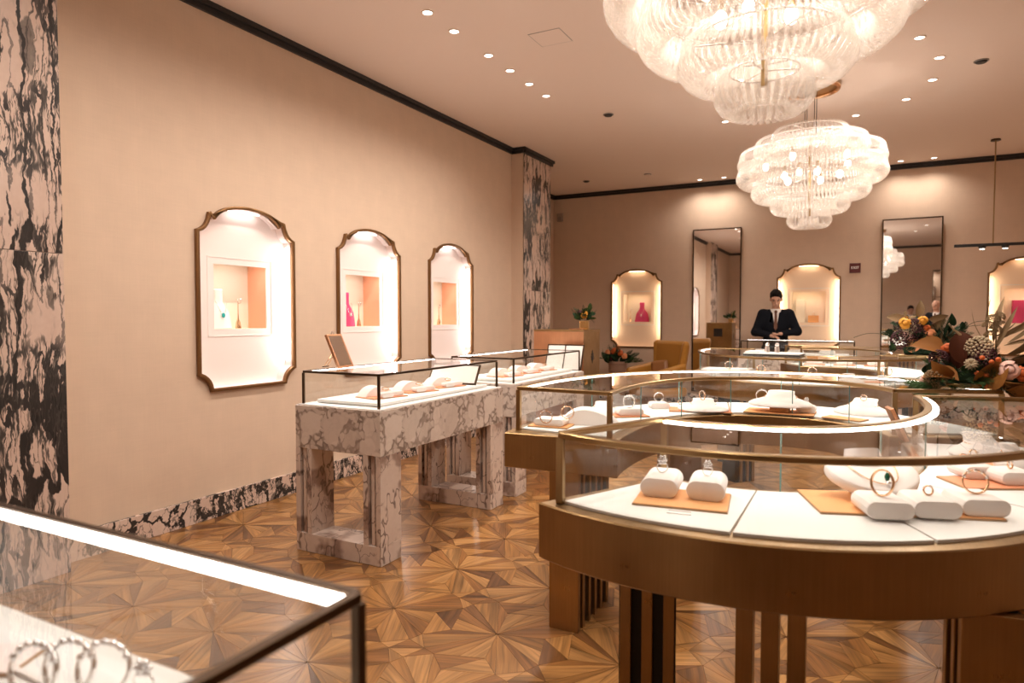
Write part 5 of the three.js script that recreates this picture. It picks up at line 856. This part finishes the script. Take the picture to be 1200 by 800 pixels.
  // jacket: trunk and sleeves, open in a V over the shirt
  const jt = blend([ellip([0, 1.31, 0], [0.19, 0.235, 0.122]), ellip([0, 1.06, 0], [0.178, 0.24, 0.112]), capsule([-0.165, 1.47, -0.012], [0.165, 1.47, -0.012], 0.068, 0.068), ...J.flatMap(([s, e, w]) => [capsule(s, e, 0.072, 0.056), capsule(e, [lerp(e[0], w[0], 0.88), lerp(e[1], w[1], 0.88), lerp(e[2], w[2], 0.88)], 0.056, 0.043)])], 0.04);
  const inV = (x, y, z) => { if (z < 0 || y < 1.21) return 1; return Math.abs(x) - (y - 1.21) * 0.19; };
  const neckHole = capsule([0, 1.5, 0.01], [0, 1.7, 0.02], 0.066, 0.072);
  part(o, 'jacket', nets((x, y, z) => Math.max(jt(x, y, z), -inV(x, y, z) * 0.9, -neckHole(x, y, z), 0.86 - y), [-0.45, 0.82, -0.24], [0.45, 1.6, 0.34], 0.012), M.suit, 'dark navy suit jacket');
  for (const s of [-1, 1]) { const L = new THREE.Shape(); L.moveTo(0, 0); L.lineTo(0.05, 0.13); L.lineTo(0.082, 0.15); L.lineTo(0.07, 0.19); L.lineTo(0.062, 0.285); L.lineTo(0.045, 0.285); L.closePath(); part(o, 'lapel', new THREE.ExtrudeGeometry(L, { depth: 0.006, bevelEnabled: false }).scale(s, 1, 1).rotateX(-0.14).translate(s * 0.004, 1.215, 0.128), M.suit); }
  const st = blend([ellip([0, 1.31, 0], [0.172, 0.22, 0.113]), capsule([-0.13, 1.465, -0.01], [0.13, 1.465, -0.01], 0.062, 0.062), capsule([0, 1.47, 0.0], [0, 1.545, 0.012], 0.069, 0.065)], 0.04);
  part(o, 'shirt', nets((x, y, z) => Math.max(st(x, y, z), y - 1.552), [-0.23, 1.08, -0.14], [0.23, 1.6, 0.2], 0.012), M.shirt, 'white shirt');
  { const L = new THREE.Shape(); L.moveTo(-0.014, 0); L.lineTo(0.014, 0); L.lineTo(0.026, -0.24); L.lineTo(0, -0.28); L.lineTo(-0.026, -0.24); L.closePath(); const t = part(o, 'tie', new THREE.ExtrudeGeometry(L, { depth: 0.008, bevelEnabled: false }).rotateX(-0.20).translate(0, 1.505, 0.084), M.tie, 'brown tie'); part(t, 'knot', ellipMesh(0.022, 0.024, 0.016).translate(0, 1.507, 0.09), M.tie); }
  const tr = blend([...[-1, 1].flatMap((s) => [capsule([s * 0.095, 0.95, 0], [s * 0.105, 0.5, 0.015], 0.10, 0.075), capsule([s * 0.105, 0.5, 0.015], [s * 0.11, 0.07, -0.005], 0.075, 0.062)]), ellip([0, 0.96, 0], [0.168, 0.12, 0.112])], 0.04);
  part(o, 'trousers', nets((x, y, z) => Math.max(tr(x, y, z), 0.05 - y, y - 1.03), [-0.26, 0.02, -0.16], [0.26, 1.06, 0.16], 0.014), M.suit, 'dark suit trousers');
  for (const s of [-1, 1]) part(o, 'shoe', nets((x, y, z) => Math.max(blend([capsule([s * 0.105, 0.045, -0.05], [s * 0.13, 0.04, 0.14], 0.048, 0.042), capsule([s * 0.105, 0.045, -0.03], [s * 0.108, 0.1, -0.02], 0.045, 0.045)], 0.03)(x, y, z), 0.002 - y), [s * 0.12 - 0.09, -0.02, -0.12], [s * 0.12 + 0.09, 0.16, 0.21], 0.01), M.black);
  // hair
  if (o2.hair !== 'bald') { const hf = blend([ellip([0, 0.198, -0.012], [0.086, 0.095, 0.102]), ellip([0.012, 0.255, 0.055], [0.07, 0.036, 0.05]), ellip([0, 0.14, -0.05], [0.083, 0.085, 0.066])], 0.03), face = ellip([0, 0.12, 0.1], [0.08, 0.098, 0.085]); part(o, 'hair', nets((x, y, z) => Math.max(hf(x, y, z) + 0.004 * Math.sin(90 * x + 40 * z) * Math.sin(60 * y), -face(x, y, z), 0.09 - y), [-0.12, 0.06, -0.15], [0.12, 0.32, 0.14], 0.008).applyMatrix4(hm), o2.hairMat ?? M.hairBlack, 'short dark swept hair'); }
  for (const s of [-1, 1]) { const e = part(o, 'eye', ellipMesh(0.011, 0.011, 0.011).translate(s * 0.031, 0.153, 0.079).applyMatrix4(hm), M.eyeWhite); part(e, 'pupil', ellipMesh(0.005, 0.005, 0.003).translate(s * 0.031, 0.150, 0.0895).applyMatrix4(hm), M.hairBlack); part(o, 'eyebrow', new THREE.CapsuleGeometry(0.004, 0.026, 3, 8).rotateZ(Math.PI / 2 - s * 0.12).translate(s * 0.032, 0.176, 0.094).applyMatrix4(hm), o2.hairMat ?? M.hairBlack); }
  o.scale.setScalar(S); return o;
}
function ellipMesh(a, b, c) { return new THREE.SphereGeometry(1, 14, 10).scale(a, b, c); }
{ const p = onZ(909, 380, -10.78); person('man in a dark suit and brown tie looking down at his hands', [p.x, 0, -10.78], 0.1, { scale: 1.01, bow: 0.38 }); }
// two more visitors, standing beyond the frame and seen in the tall mirror beside the red sign
person('bald man in a dark suit mirrored beside the red sign', [1.0, 0, -4.1], Math.PI + 0.5, { hair: 'bald', bow: 0.1, arms: [[[-0.185, 1.475, 0], [-0.235, 1.19, -0.01], [-0.22, 0.95, 0.08]], [[0.185, 1.475, 0], [0.235, 1.19, -0.01], [0.22, 0.95, 0.08]]] });
person('dark haired person in a dark jacket mirrored above the rear flowers', [0.34, 0, 1.3], Math.PI - 0.2, { scale: 0.97, bow: 0.2 });
renderer.render(scene, camera);
